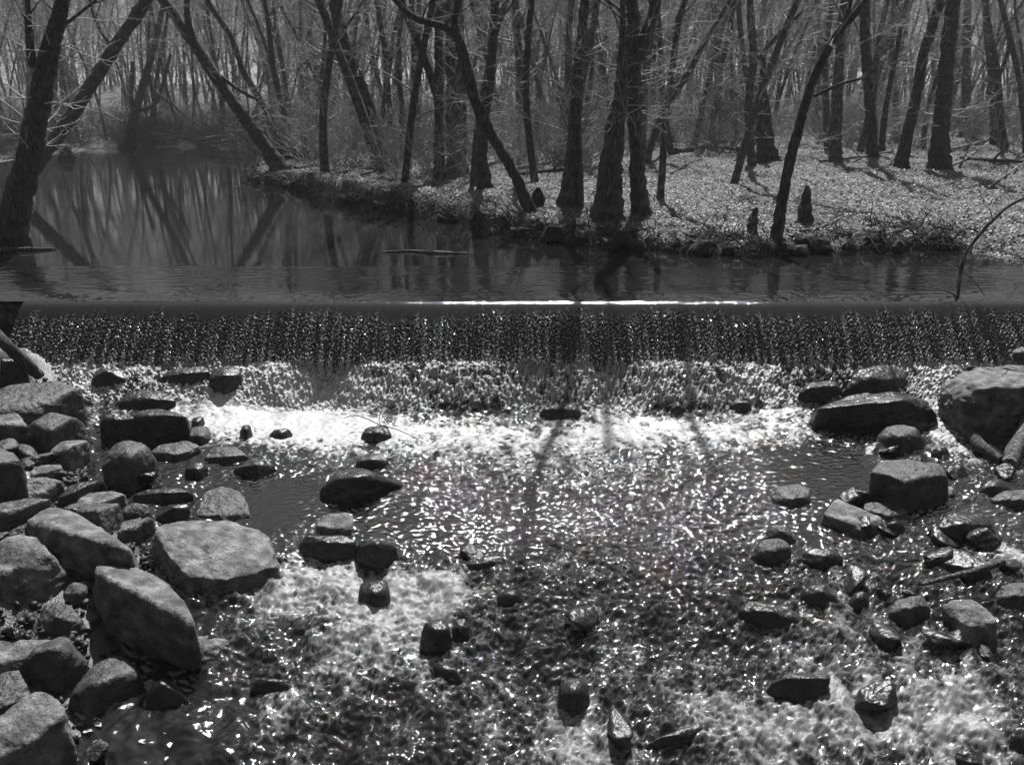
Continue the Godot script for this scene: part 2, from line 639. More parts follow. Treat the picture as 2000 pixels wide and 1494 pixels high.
func pool() -> void:
	var zs := []
	var z := -60.0
	while z < CREST:
		zs.append(z)
		z += 0.014 if z > -13.6 else 0.014 + (-13.6 - z) * 0.02
	zs.append(CREST)
	var rows := zs.size()
	var cols := 540
	var v := PackedVector3Array()
	v.resize(rows * cols)
	var wave := FastNoiseLite.new()
	wave.seed = 31
	wave.frequency = 1.0
	wave.fractal_octaves = 3
	for r in rows:
		var zz: float = zs[r]
		var half := 8.6 if zz > -14.0 else 8.6 + (-14.0 - zz) * 1.0
		var fast := smoothstep(-13.35, -12.9, zz) * (1.0 - 0.6 * smoothstep(-11.2, -10.85, zz))
		var dip := -0.035 * pow(clampf((zz + 11.35) / 0.55, 0.0, 1.0), 2.0)
		for k in cols:
			var xx := lerpf(-half, half, k / (cols - 1.0))
			var y := dip
			if zz > -14.0:
				var lin := wave.get_noise_2d(xx * 0.5, zz * 0.7)
				y += fast * (0.0042 * wave.get_noise_2d(xx * 1.1, zz * 7.0) + 0.0016 * wave.get_noise_2d(xx * 4.0 + 50.0, zz * 19.0)) * (0.7 + lin)
				y += 0.0035 * exp(-pow((zz + 13.1 + 0.12 * lin) / 0.03, 2.0)) * smoothstep(-0.25, 0.15, wave.get_noise_2d(xx * 1.4, 7.0))
				var along := xx - (-0.02 + (zz + 10.8) * -0.16)
				y += fast * 0.004 * exp(-pow(along / 0.14, 2.0)) * sin(zz * 48.0 + along * 18.0)
			y += 0.007 * wave.get_noise_2d(xx * 5.5, zz * 5.0 + 20.0) * smoothstep(-11.5, -10.95, zz)
			v[r * cols + k] = Vector3(xx, y, zz)
	sheet("pool_water", rows, cols, v, PackedColorArray(), PackedFloat32Array(), 1.0, M.pool, null)

func weir() -> void:
	# the wall behind the fall
	var wall := thing("weir", Vector3(1.0, -2.2, CREST - 0.2), "low dark concrete weir wall across the stream under the falling water", "weir")
	var b := BoxMesh.new()
	b.size = Vector3(17.6, 2.12, 0.36)
	part("wall", b, M.concrete, wall).position = Vector3(0, 1.06, 0)
	var toe := BoxMesh.new()
	toe.size = Vector3(17.0, 1.2, 0.5)
	part("footing", toe, M.concrete, wall).position = Vector3(0, 0.6, 0.36)
	# the falling sheet
	var rows := 96
	var cols := 1500
	var v := PackedVector3Array()
	var c := PackedColorArray()
	var foam := PackedFloat32Array()
	v.resize(rows * cols); c.resize(rows * cols); foam.resize(rows * cols)
	for k in cols:
		var x := lerpf(-6.25, 8.4, k / (cols - 1.0))
		var drop := 0.8
		var lip := 0.14 + 0.12 * n_low.get_noise_2d(x * 1.2, 3.0) + 0.1 * n_mid.get_noise_2d(x * 1.6, 3.0) + 0.08 * n_fine.get_noise_2d(x * 0.7, 9.0)
		for r in rows:
			var t := float(r) / (rows - 1)
			t = lerpf(t, sqrt(t), 0.6)
			var z := CREST + 0.82 * t
			var y := -0.035 - 0.8 * (0.8 * (t - 0.07 * (1.0 - exp(-t / 0.07))) + 0.2 * t * t) - 0.1 * t * exp(-t / 0.07) - 6.0 * pow(maxf(0.0, t - 0.8), 2.0)
			var s := -y / drop
			var rough := smoothstep(lip, lip + 0.22, s)
			var a := n_fine.get_noise_2d(x * 2.6 + 0.3 * s, s * drop * 2.4)
			var bb := n_fine.get_noise_2d(x * 6.5 + 40.0, s * drop * 5.0)
			var streak := n_mid.get_noise_2d(x * 6.0, s * 0.35)
			var h := rough * (0.028 * a + 0.016 * bb + 0.016 * streak) + 0.004 * streak
			var slope := 0.6 + 0.3 * t
			var nn := Vector3(0, 0.6, slope).normalized()
			v[r * cols + k] = Vector3(x, y, z) + nn * h
			var fo := clampf((a * 0.75 + bb * 0.9 + streak * 0.5 - 0.3 + 0.1 * s + 0.75 * smoothstep(0.66, 0.9, s + 0.2 * streak)) * 2.4, 0.0, 1.0) * rough
			foam[r * cols + k] = fo
			var g := lerpf(0.012, 0.42, fo)
			c[r * cols + k] = Color(g, g, g)
	sheet("falling_water", rows, cols, v, c, foam, 0.45, M.water, M.foam)

var zone: Array = []

func zones() -> void:
	# [pixel, half width and half height in pixels, foam, calm]
	for q in [[700, 832, 170, 30, 0.8, 0], [950, 850, 210, 34, 0.85, 0], [1220, 838, 130, 38, 0.9, 0], [1420, 845, 140, 32, 0.8, 0], [1530, 800, 80, 40, 0.6, 0],
			[150, 735, 150, 30, 0.85, 0], [440, 790, 170, 42, 0.78, 0], [580, 800, 110, 42, 0.9, 0], [650, 855, 120, 35, 0.6, 0], [420, 832, 130, 28, 0.5, 0],
			[1000, 905, 260, 45, 0.28, 0], [1150, 930, 220, 50, 0.2, 0], [1830, 760, 60, 36, 0.85, 0], [1900, 700, 130, 22, 0.85, 0], [1850, 862, 50, 34, 0.8, 0], [1960, 880, 60, 26, 0.7, 0],
			[640, 1115, 110, 45, 0.75, 0], [750, 1200, 140, 80, 0.8, 0], [570, 1160, 100, 40, 0.6, 0], [720, 1290, 100, 60, 0.45, 0], [890, 1150, 90, 36, 0.6, 0], [780, 1160, 90, 30, 0.6, 0],
			[1130, 1405, 90, 50, 0.8, 0], [1500, 1440, 150, 60, 0.9, 0], [1700, 1385, 140, 50, 0.85, 0], [1880, 1330, 130, 70, 0.6, 0], [1890, 1440, 130, 60, 0.75, 0], [1640, 1235, 90, 45, 0.4, 0], [1960, 1080, 90, 36, 0.7, 0],
			[1150, 1490, 110, 40, 0.6, 0], [900, 1440, 200, 60, 0.25, 0], [1350, 1330, 120, 40, 0.3, 0], [500, 1400, 120, 40, 0.3, 0],
			[545, 985, 100, 52, -0.25, 0.75], [1600, 920, 120, 60, -0.25, 0.65], [880, 1045, 120, 34, -0.3, 0.55], [300, 1420, 190, 90, -0.5, 0.8], [330, 900, 130, 60, -0.2, 0.4], [760, 1020, 90, 40, -0.2, 0.6], [1080, 1010, 90, 40, -0.1, 0.4], [1560, 1010, 60, 40, 0, 0.3], [280, 1270, 120, 60, -0.3, 0.6]]:
		var p := W(q[0], q[1])
		var d := depth_of(p)
		var look := atan2(EYE.y - p.y, Vector2(p.x, p.z).length())
		zone.append([p.x, p.z, q[2] * d / F, q[3] * d / F / sin(look), q[4], q[5]])

func river() -> void:
	zones()
	# foam and calm on a coarse grid first
	var gw := 150
	var gh := 110
	var gf := PackedFloat32Array()
	var gc := PackedFloat32Array()
	gf.resize(gw * gh); gc.resize(gw * gh)
	for j in gh:
		for i in gw:
			var x := lerpf(-7.5, 7.5, i / (gw - 1.0))
			var z := lerpf(-10.6, -1.9, j / (gh - 1.0))
			var fo := 0.2
			var ca := 0.0
			for q in zone:
				var e: float = pow((x - q[0]) / q[2], 2.0) + pow((z - q[1]) / q[3], 2.0)
				if e < 4.0:
					var g := exp(-e * 1.1)
					fo += q[4] * g
					ca = maxf(ca, q[5] * minf(1.0, g * 1.5))
			gf[j * gw + i] = fo
			gc[j * gw + i] = ca
	var zs := []
	var z := -10.36
	while z < -2.0:
		zs.append(z)
		z += 0.0085 if z < -9.6 else 0.0125
	var rows := zs.size()
	var cols := 730
	var v := PackedVector3Array()
	var c := PackedColorArray()
	var foam := PackedFloat32Array()
	v.resize(rows * cols); c.resize(rows * cols); foam.resize(rows * cols)
	for r in rows:
		var zz: float = zs[r]
		var half := lerpf(7.2, 4.2, clampf((zz + 10.0) / 6.0, 0.0, 1.0))
		var gz := (zz + 10.6) / 8.7 * (gh - 1.0)
		var j := clampi(int(gz), 0, gh - 2)
		var tz := gz - j
		var lip := smoothstep(-10.3, -10.2, zz) * (1.0 - smoothstep(-9.72, -9.55, zz))
		var rapid := smoothstep(-7.0, -6.0, zz)
		for k in cols:
			var x := lerpf(-half, half, k / (cols - 1.0))
			var gx := (x + 7.5) / 15.0 * (gw - 1.0)
			var i := clampi(int(gx), 0, gw - 2)
			var tx := gx - i
			var o := j * gw + i
			var fz := lerpf(lerpf(gf[o], gf[o + 1], tx), lerpf(gf[o + gw], gf[o + gw + 1], tx), tz)
			var ca := lerpf(lerpf(gc[o], gc[o + 1], tx), lerpf(gc[o + gw], gc[o + gw + 1], tx), tz)
			var y := water_y(x, zz)
			var a := n_low.get_noise_2d(x * 3.0, zz * 3.0)
			var b := n_mid.get_noise_2d(x * 1.6, zz * 1.3)
			var d := n_fine.get_noise_2d(x * 0.75, zz * 1.0)
			var e := n_fine.get_noise_2d(x * 2.0 + 9.0, zz * 2.4)
			var live := 1.0 - ca
			var fo := fz + lip * (0.95 if absf(x) < 3.2 else 0.5)
			var warp := 0.06 * b
			var lace := 0.45 - absf(n_mid.get_noise_2d((x + warp) * 1.7 + 20.0, (zz + warp) * 1.1)) * 3.6
			var vein := 0.45 - absf(n_fine.get_noise_2d((x + warp) * 0.8, (zz - warp) * 0.6)) * 2.6
			var fall := n_fine.get_noise_2d(x * 2.3, zz * 0.45)
			var drift := n_low.get_noise_2d(x * 4.0 + 3.0, zz * 1.6)
			var f := clampf((fo + rapid * (0.22 + 0.5 * drift) * live + 0.3 * lace + 0.32 * vein + 0.35 * e + 0.3 * b + lip * (0.6 * fall - 0.1) - 0.5) * lerpf(1.6, 0.9, rapid), 0.0, 1.0)
			var h := rapid * (0.06 * a + 0.035 * n_low.get_noise_2d(x * 7.0, zz * 6.0)) + live * (0.026 * b * (0.6 + rapid * 1.1) + (0.017 + 0.002 * rapid) * d * (1.0 - 0.6 * f) + (0.0075 + 0.001 * rapid) * e * (1.0 - 0.75 * f)) + 0.0012 * d
			h += f * 0.01
			var pz := zz
			if lip > 0.0:
				h += lip * (0.02 * e + 0.014 * d + 0.012 * fall)
				pz += lip * (0.03 * fall + 0.03 * b)
			v[r * cols + k] = Vector3(x, y + h, pz)
			foam[r * cols + k] = f
			var g := lerpf(0.015, lerpf(0.5, 0.3, rapid), f)
			c[r * cols + k] = Color(g, g, g)
	sheet("river_water", rows, cols, v, c, foam, 0.55, M.water, M.foam)

func bridge() -> void:
	# the low road bridge on which the viewer stands: its bulk keeps the sky behind off the near stones
	var o := thing("bridge", Vector3(0, -1.9, 1.9), "low concrete bridge below the weir from whose rail the view is taken", "bridge")
	for q in [["deck", Vector3(26, 0.5, 4.4), Vector3(0, 2.35, 0)], ["parapet", Vector3(26, 1.0, 0.25), Vector3(0, 3.1, -2.05)], ["parapet", Vector3(26, 1.0, 0.25), Vector3(0, 3.1, 2.05)], ["abutment", Vector3(4, 2.1, 4.2), Vector3(-9, 1.05, 0)], ["abutment", Vector3(4, 2.1, 4.2), Vector3(9, 1.05, 0)]]:
		var b := BoxMesh.new()
		b.size = q[1]
		part(q[0], b, M.concrete, o).position = q[2]

func stony_bed() -> void:
	# gravel and soil beside the river, rising out of the water on both sides
	var rows := 110
	var cols := 260
	var v := PackedVector3Array()
	v.resize(rows * cols)
	for r in rows:
		var z := lerpf(-10.6, -0.5, r / (rows - 1.0))
		for k in cols:
			var x := lerpf(-16.0, 16.0, k / (cols - 1.0))
			var s := stony(x, z)
			v[r * cols + k] = Vector3(x, water_y(x, z) + s - 0.01 + 0.05 * n_mid.get_noise_2d(x, z) + 0.012 * n_fine.get_noise_2d(x, z), z)
	sheet("gravel_shore", rows, cols, v, PackedColorArray(), PackedFloat32Array(), 1.0, M.gravel, null)

func stones() -> void:
	# along the left shore, from the weir towards the viewer
	rock("dark block of rock at the left edge under the end of the slanting log", "wet", [[0, 768], [52, 754]], [[0, 702], [35, 703], [56, 730]], [[0, 696], [42, 697]])
	rock("broad sloping grey boulder with a dark patch, just below the slanting log", "damp", [[-30, 850], [80, 848], [152, 815]], [[-30, 810], [90, 795], [161, 775]], [[-30, 765], [40, 745], [110, 735], [156, 752]], 0.12, 9.0)
	rock("pale topped block at the left edge below the broad sloping boulder", "dry", [[-10, 872], [44, 868]], [[-10, 832], [42, 832]], [[-10, 798], [30, 806], [52, 828]])
	rock("peaked grey boulder behind the small oval stone near the left edge", "damp", [[48, 852], [95, 892], [168, 862]], [[48, 838], [95, 842], [168, 826]], [[60, 825], [95, 805], [142, 815]], 0.12, 9.0)
	rock("small oval grey stone wedged under the peaked boulder", "damp", [[28, 887], [50, 904], [76, 898]], [[25, 872], [50, 886], [75, 886]], [[35, 864], [60, 870]], 0.02, 7.0)
	rock("boulder with a pale pointed top and black front, right of the small oval stone", "dry", [[95, 898], [130, 922], [168, 884]], [[93, 888], [132, 874], [152, 880]], [[118, 864], [172, 860]])
	rock("large dark boulder cut by the left edge of the view beside the stacked slabs", "damp", [[-40, 1000], [40, 950]], [[-40, 890], [20, 905], [48, 928]], [[-40, 855], [20, 885], [40, 905]], 0.1)
	rock("thin upper slab of the two stacked flat slabs on the left", "dry", [[62, 916], [92, 914], [120, 908]], [[62, 910], [92, 908], [121, 902]], [[72, 898], [119, 897]], 0.01)
	rock("thin lower slab of the two stacked flat slabs on the left", "dry", [[48, 930], [88, 936], [121, 924]], [[48, 924], [88, 922], [121, 914]], [[70, 908], [118, 906]], 0.01)
	rock("sunlit diamond shaped slab of rock left of the round dark boulder", "dry", [[20, 978], [68, 988], [124, 964]], [[20, 954], [68, 970], [124, 948]], [[50, 935], [85, 931], [122, 941]])
	rock("low dark rock filling the gap behind the pale oval rock", "wet", [[108, 992], [150, 988], [212, 962]], [[108, 975], [150, 957], [206, 946]], [[130, 950], [196, 937]])
	rock("pale oval rock with a bright flat top lying on a dark block", "dry", [[140, 1000], [190, 1003], [249, 988]], [[140, 986], [190, 984], [250, 979]], [[165, 964], [210, 960], [240, 967]])
	rock("dark arched rock with a lit rim at the left edge above the long diagonal boulder", "damp", [[-20, 1045], [60, 1032], [106, 1003]], [[-20, 1005], [60, 986], [106, 985]], [[-20, 990], [50, 973], [96, 975]])
	rock("dark square block carrying the pale oval rock", "damp", [[148, 1038], [208, 1052], [238, 1018]], [[143, 1002], [190, 998], [240, 1005]], [[160, 984], [230, 985]])
	rock("small rounded grey stone right of the pale oval rock", "damp", [[232, 1012], [265, 1015], [297, 1007]], [[230, 1000], [265, 1000], [296, 996]], [[250, 982], [286, 985]], 0.04, 8.0)
	rock("wedge shaped grey stone between the square block and the great flat slab", "damp", [[226, 1058], [265, 1064], [302, 1038]], [[225, 1040], [265, 1034], [301, 1018]], [[240, 1018], [296, 1009]])
	rock("black leaning stone with a bright rim above the corner of the great flat slab", "wet", [[300, 1020], [335, 1022], [370, 1013]], [[300, 1011], [338, 992], [371, 991]], [[328, 984], [369, 984]])
	rock("tall round dark boulder standing alone at the water left of the middle", "damp", [[200, 948], [250, 968], [312, 928]], [[194, 905], [252, 885], [313, 898]], [[213, 866], [252, 856], [288, 866]], 0.08, 7.0)
	rock("flat dark rock at the left end of the long black ledge", "wet", [[194, 870], [240, 872], [268, 868]], [[192, 824], [230, 820], [264, 817]], [[200, 812], [247, 808]])
	rock("long black humped boulder with foaming water just behind it", "wet", [[256, 870], [310, 872], [376, 850]], [[257, 816], [310, 810], [372, 825]], [[266, 801], [312, 797], [364, 813]], 0.05, 9.0)
	rock("small black knob at the right end of the long humped boulder", "wet", [[372, 840], [385, 843], [400, 832]], [[372, 826], [386, 822], [399, 822]], [[376, 815], [395, 813]], 0.02, 7.0)
	rock("flat washed rock in front of the long black humped boulder", "damp", [[290, 896], [340, 903], [390, 886]], [[291, 882], [340, 886], [390, 872]], [[310, 868], [362, 860], [386, 865]])
	rock("brown rounded rock splashed by foam right of the black knob", "damp", [[366, 866], [395, 871], [413, 861]], [[365, 850], [395, 850], [413, 848]], [[374, 832], [405, 830]], 0.03, 8.0)
	rock("flat wet rock lying in the shallows above the great flat slab", "damp", [[383, 1012], [430, 1018], [488, 1013]], [[382, 1005], [430, 1006], [488, 1003]], [[400, 957], [430, 945], [470, 960]], 0.05)
	rock("long low black rock with a thin lit rim, below the tall round boulder", "wet", [[258, 980], [320, 984], [380, 976]], [[257, 968], [320, 963], [378, 968]], [[285, 956], [345, 952], [372, 960]])
	rock("low flat stone awash right of the flat washed rock", "damp", [[400, 902], [442, 908], [487, 898]], [[399, 894], [444, 891], [484, 887]], [[415, 873], [462, 872]])
	rock("dark rounded stone right of the tall round boulder", "wet", [[358, 932], [385, 939], [407, 926]], [[357, 916], [385, 915], [407, 915]], [[365, 902], [396, 902]], 0.03, 8.0)
	rock("dark pointed stone with a pale cap, right of the low flat stone awash", "wet", [[455, 927], [505, 938], [541, 920]], [[454, 916], [500, 907], [537, 911]], [[488, 894], [522, 895]])
	rock("great flat slab with a wide pale sunlit top, largest rock on the left", "dry", [[288, 1080], [330, 1130], [385, 1178], [470, 1155], [562, 1122]], [[296, 1034], [335, 1088], [388, 1140], [470, 1125], [556, 1104]], [[328, 1021], [440, 1016], [522, 1040]], 0.0, 20.0)
	rock("long diagonal boulder with a worn sunlit ridge, left of the great flat slab", "dry", [[52, 1055], [120, 1115], [180, 1135], [264, 1110]], [[52, 1018], [110, 1035], [180, 1060], [222, 1083], [267, 1099]], [[75, 988], [110, 987], [165, 1013], [225, 1053], [272, 1082]], 0.05, 14.0)
	rock("big angular grey boulder with flat tilted faces at the left edge", "dry", [[-20, 1168], [20, 1176], [95, 1176], [139, 1143]], [[-20, 1135], [15, 1150], [90, 1152], [133, 1127]], [[-20, 1060], [52, 1035], [97, 1075]], 0.22, 18.0)
	rock("long oval boulder with a pale top and black front, below the great flat slab", "dry", [[176, 1165], [200, 1228], [290, 1262], [378, 1248]], [[180, 1108], [215, 1133], [300, 1183], [375, 1234]], [[195, 1089], [242, 1091], [312, 1128], [362, 1178], [386, 1224]], 0.04, 13.0)
	rock("small pale wedge between the angular boulder and the long oval boulder", "dry", [[124, 1168], [150, 1188], [172, 1172]], [[121, 1156], [150, 1160], [170, 1147]], [[134, 1138], [170, 1134]])
	rock("rounded grey stone sitting alone on the gravel below the angular boulder", "damp", [[70, 1228], [110, 1248], [168, 1238]], [[70, 1216], [110, 1208], [169, 1223]], [[84, 1180], [110, 1173], [142, 1186]], 0.06, 10.0)
	rock("flat sunlit rock at the left edge behind the dark angular block", "dry", [[-30, 1340], [60, 1315], [102, 1292]], [[-30, 1300], [50, 1299], [88, 1276]], [[-30, 1255], [60, 1247], [107, 1244]])
	rock("dark angular block with a pointed top in front of the flat sunlit rock", "damp", [[38, 1325], [100, 1365], [178, 1318]], [[37, 1302], [60, 1276], [110, 1266], [142, 1277], [174, 1301]], [[80, 1251], [118, 1238], [137, 1249]], 0.03)
	rock("rough grey rock cut by the left edge below the dark angular block", "damp", [[-30, 1440], [57, 1380]], [[-30, 1390], [30, 1362], [60, 1352]], [[-30, 1325], [30, 1308], [46, 1325]])
	rock("large lit boulder in the bottom left corner with a black right side", "dry", [[-30, 1560], [80, 1540], [150, 1490]], [[-30, 1490], [60, 1445], [128, 1398]], [[-30, 1420], [50, 1360], [85, 1345], [117, 1360]], 0.08)
	rock("mossy rough rock with a pale crown, awash right of the dark angular block", "damp", [[128, 1378], [180, 1408], [274, 1353]], [[128, 1362], [190, 1334], [275, 1322]], [[190, 1291], [235, 1278], [270, 1300]], 0.04, 9.0)
	rock("small flat pale rock at the water below the long oval boulder", "dry", [[323, 1273], [390, 1294], [447, 1278]], [[322, 1264], [380, 1270], [422, 1281]], [[338, 1247], [400, 1240], [447, 1250]])
	rock("black three sided rock in the shallows near the bottom left", "wet", [[284, 1382], [310, 1391], [374, 1374]], [[284, 1371], [312, 1334], [367, 1363]], [[300, 1335], [322, 1325]])
	rock("low black rock awash right of the three sided rock", "wet", [[484, 1352], [530, 1361], [580, 1352]], [[489, 1337], [530, 1332], [572, 1341]], [[505, 1325], [552, 1328]])
	# in the white water under the left part of the fall
	rock("dark triangular rock in the foam nearest the slanting log", "wet", [[173, 752], [205, 755], [252, 748]], [[174, 742], [207, 725], [245, 740]], [[190, 715], [218, 713], [244, 722]])
	rock("long flat black rock at the foot of the left fall", "wet", [[306, 748], [360, 753], [408, 741]], [[308, 737], [360, 730], [410, 724]], [[328, 722], [402, 715]])
	rock("shaggy dark boulder with water pouring over it at the left fall", "wet", [[407, 762], [440, 775], [474, 758]], [[406, 738], [440, 732], [474, 735]], [[418, 712], [462, 708]], 0.04, 7.0)
	rock("wet dark rock half under the rushing foam above the long humped boulder", "wet", [[226, 798], [285, 806], [348, 799]], [[228, 783], [285, 777], [343, 781]], [[250, 760], [322, 759]], 0.02, 8.0)
	rock("small black stone alone in the foam left of the black oblong stone", "wet", [[467, 857], [480, 862], [494, 855]], [[467, 841], [480, 838], [493, 844]], [[473, 828], [487, 828]], 0.02, 7.0)
	rock("black oblong stone in the foam left of the twig snagged stone", "wet", [[524, 857], [548, 862], [573, 855]], [[526, 848], [550, 845], [571, 847]], [[535, 838], [566, 837]])
	rock("ragged dark stone in the white water with a bare twig snagged on it", "wet", [[702, 861], [732, 867], [768, 860]], [[704, 848], [735, 843], [766, 851]], [[717, 833], [752, 828]], 0.03, 8.0)
	rock("low dark stone awash just behind the big dark boulder in midstream", "wet", [[693, 914], [727, 917], [762, 910]], [[691, 902], [727, 897], [763, 902]], [[705, 888], [747, 885]], 0.02, 8.0)
	rock("big dark humped boulder with a long tail, left of midstream", "wet", [[618, 972], [690, 990], [795, 950]], [[617, 958], [660, 935], [700, 930], [775, 947]], [[650, 920], [690, 911], [742, 926]], 0.04, 9.0)
	rock("flat stone with a small pale top, below the big dark humped boulder", "dry", [[618, 1040], [655, 1052], [692, 1042]], [[616, 1025], [652, 1032], [689, 1024]], [[640, 1000], [672, 997], [690, 1006]])
	rock("black wet rock right of the great flat slab, in the shade", "wet", [[585, 1084], [640, 1096], [702, 1089]], [[585, 1064], [640, 1058], [702, 1062]], [[598, 1046], [672, 1046]])
	rock("black rounded rock where the lower rapid begins", "wet", [[692, 1099], [737, 1114], [783, 1090]], [[689, 1074], [740, 1061], [780, 1070]], [[703, 1052], [757, 1048]], 0.03, 7.0)
	# midstream, lower rapid
	rock("black upright rock in the middle of the lower rapid", "wet", [[820, 1268], [850, 1287], [888, 1266]], [[819, 1248], [850, 1233], [882, 1227]], [[829, 1215], [866, 1205]], 0.05, 9.0)
	rock("small black stone leaning on the upright rock in the lower rapid", "wet", [[884, 1247], [900, 1253], [917, 1243]], [[882, 1231], [900, 1227], [916, 1226]], [[888, 1208], [909, 1206]])
	rock("black slanting blade of rock just below the upright rock", "wet", [[840, 1308], [870, 1340], [905, 1335]], [[839, 1298], [865, 1309], [903, 1325]], [[851, 1288], [892, 1305]])
	rock("low black stone awash in the right middle of the stream", "wet", [[908, 1108], [950, 1113], [992, 1103]], [[907, 1100], [950, 1096], [992, 1098]], [[918, 1087], [982, 1085]], 0.02, 8.0)
	rock("dark drowned rock with water sliding over it, bottom centre", "wet", [[1087, 1384], [1120, 1399], [1158, 1374]], [[1086, 1360], [1120, 1350], [1156, 1354]], [[1094, 1325], [1142, 1320]], 0.03, 7.0)
	rock("dark drowned rock in the foam right of the great flat slab", "wet", [[698, 1183], [730, 1198], [763, 1183]], [[696, 1160], [730, 1155], [763, 1159]], [[704, 1130], [752, 1129]], 0.02, 7.0)
	rock("dark stone awash between the drowned rock and the low black stone", "wet", [[972, 1181], [1000, 1188], [1025, 1178]], [[968, 1167], [1000, 1162], [1023, 1167]], [[979, 1152], [1012, 1150]], 0.02, 7.0)
	rock("small black pointed stone at the foot of the middle fall", "wet", [[1310, 808], [1325, 811], [1342, 806]], [[1310, 798], [1326, 791], [1340, 796]], [[1317, 784], [1333, 783]])
	rock("rounded stone with water tumbling over it under the middle fall", "wet", [[1050, 815], [1095, 822], [1142, 815]], [[1048, 803], [1095, 797], [1140, 803]], [[1062, 789], [1125, 788]], 0.03, 7.0)
	rock("splashed stone right of the small black pointed stone under the fall", "wet", [[1425, 800], [1445, 806], [1470, 798]], [[1424, 790], [1445, 785], [1468, 788]], [[1432, 776], [1462, 774]], 0.02, 8.0)
	# right side
	rock("black rounded block at the foot of the right fall", "wet", [[1558, 784], [1600, 787], [1641, 778]], [[1558, 766], [1590, 754], [1640, 753]], [[1575, 748], [1634, 743]], 0.0, 9.0)
	rock("leaning slab with a glistening wet top beside the black rounded block", "wet", [[1648, 772], [1720, 776], [1768, 760]], [[1650, 760], [1710, 740], [1768, 742]], [[1680, 722], [1722, 712], [1779, 707]], 0.12)
	rock("broad black ledge of rock with a thin stream running over its top", "wet", [[1580, 824], [1680, 845], [1790, 846], [1834, 830]], [[1578, 810], [1650, 788], [1760, 782], [1826, 803]], [[1598, 800], [1660, 772], [1762, 767], [1806, 781]], 0.02)
	rock("huge boulder with a pale flat top and black overhanging front at the right edge", "dry", [[1850, 815], [1895, 866], [1960, 872], [2080, 850]], [[1830, 770], [1882, 776], [1940, 756], [2080, 748]], [[1848, 742], [1890, 724], [1960, 716], [2080, 712]], -0.02, 18.0)
	rock("dark round boulder high at the right edge behind the huge boulder", "damp", [[1968, 705], [2000, 722], [2070, 724]], [[1966, 692], [1990, 688], [2070, 692]], [[1984, 662], [2012, 656], [2052, 660]], 0.1, 8.0)
	rock("small dark stone peeping over the back of the huge right boulder", "wet", [[1884, 729], [1900, 731], [1914, 728]], [[1884, 721], [1900, 717], [1914, 720]], [[1889, 714], [1906, 713]])
	rock("grey ridged boulder just below the broad black ledge", "damp", [[1708, 872], [1760, 892], [1809, 874]], [[1707, 855], [1760, 852], [1811, 855]], [[1722, 832], [1765, 827], [1797, 838]], 0.05, 9.0)
	rock("large square boulder with a crumbling pale top edge, right of midstream", "damp", [[1704, 975], [1770, 1005], [1854, 980]], [[1701, 920], [1770, 935], [1852, 929]], [[1713, 902], [1770, 898], [1842, 907]], 0.0, 16.0)
	rock("smooth grey stone with a dark front, left of the square boulder", "damp", [[1506, 982], [1545, 996], [1586, 984]], [[1505, 975], [1550, 974], [1586, 967]], [[1518, 950], [1555, 944], [1581, 950]], 0.04, 8.0)
	rock("tilted flat slab with a pale sunlit top, below the square boulder", "dry", [[1604, 1020], [1680, 1050], [1729, 1040]], [[1604, 1002], [1675, 1025], [1720, 1025]], [[1638, 971], [1680, 988], [1722, 1011]], 0.03, 18.0)
	rock("grey slab standing behind the tilted flat slab", "damp", [[1698, 1010], [1740, 1019], [1773, 1012]], [[1690, 998], [1735, 1006], [1772, 1001]], [[1688, 983], [1730, 979], [1772, 977]])
	rock("small black stone against the right end of the tilted flat slab", "wet", [[1730, 1043], [1750, 1046], [1768, 1041]], [[1730, 1028], [1750, 1024], [1767, 1026]], [[1737, 1018], [1762, 1017]])
	rock("small pale topped stone touching the rounded stone in front of it, right of midstream", "damp", [[1498, 1050], [1535, 1064], [1558, 1058]], [[1498, 1042], [1530, 1038], [1554, 1050]], [[1504, 1027], [1538, 1026]])
	rock("rounded dark stone in front of the small pale topped stone", "damp", [[1470, 1090], [1510, 1107], [1549, 1089]], [[1469, 1078], [1510, 1074], [1549, 1067]], [[1488, 1055], [1527, 1048]], 0.04, 9.0)
	rock("low dark stone with two humps right of the rounded dark stone", "wet", [[1565, 1094], [1610, 1112], [1649, 1098]], [[1563, 1085], [1610, 1088], [1649, 1086]], [[1584, 1070], [1632, 1070]])
	rock("broad wet rock right of the tilted slab, streaked with splashes", "wet", [[1818, 1049], [1880, 1062], [1946, 1044]], [[1817, 1034], [1880, 1024], [1944, 1026]], [[1842, 1007], [1922, 1003]])
	rock("pointed dark stone near the right edge above the long flat stone", "wet", [[1916, 963], [1950, 971], [1979, 961]], [[1915, 954], [1945, 948], [1976, 957]], [[1928, 938], [1957, 936]])
	rock("long flat dark stone reaching the right edge", "damp", [[1938, 982], [1990, 994], [2070, 989]], [[1936, 974], [1990, 977], [2070, 974]], [[1958, 960], [2070, 954]])
	rock("dark sloping slab of rock near the right edge above the lying stick", "wet", [[1832, 1110], [1890, 1135], [1946, 1135]], [[1828, 1094], [1890, 1109], [1944, 1123]], [[1838, 1068], [1880, 1074], [1933, 1104]], 0.05)
	rock("black square stone in the rapid left of the lying stick", "wet", [[1562, 1175], [1610, 1195], [1639, 1182]], [[1560, 1163], [1605, 1155], [1636, 1167]], [[1578, 1143], [1617, 1139]])
	rock("grey blunt stone under the left end of the lying stick", "damp", [[1735, 1205], [1780, 1219], [1819, 1199]], [[1733, 1193], [1780, 1187], [1816, 1183]], [[1758, 1166], [1802, 1162]])
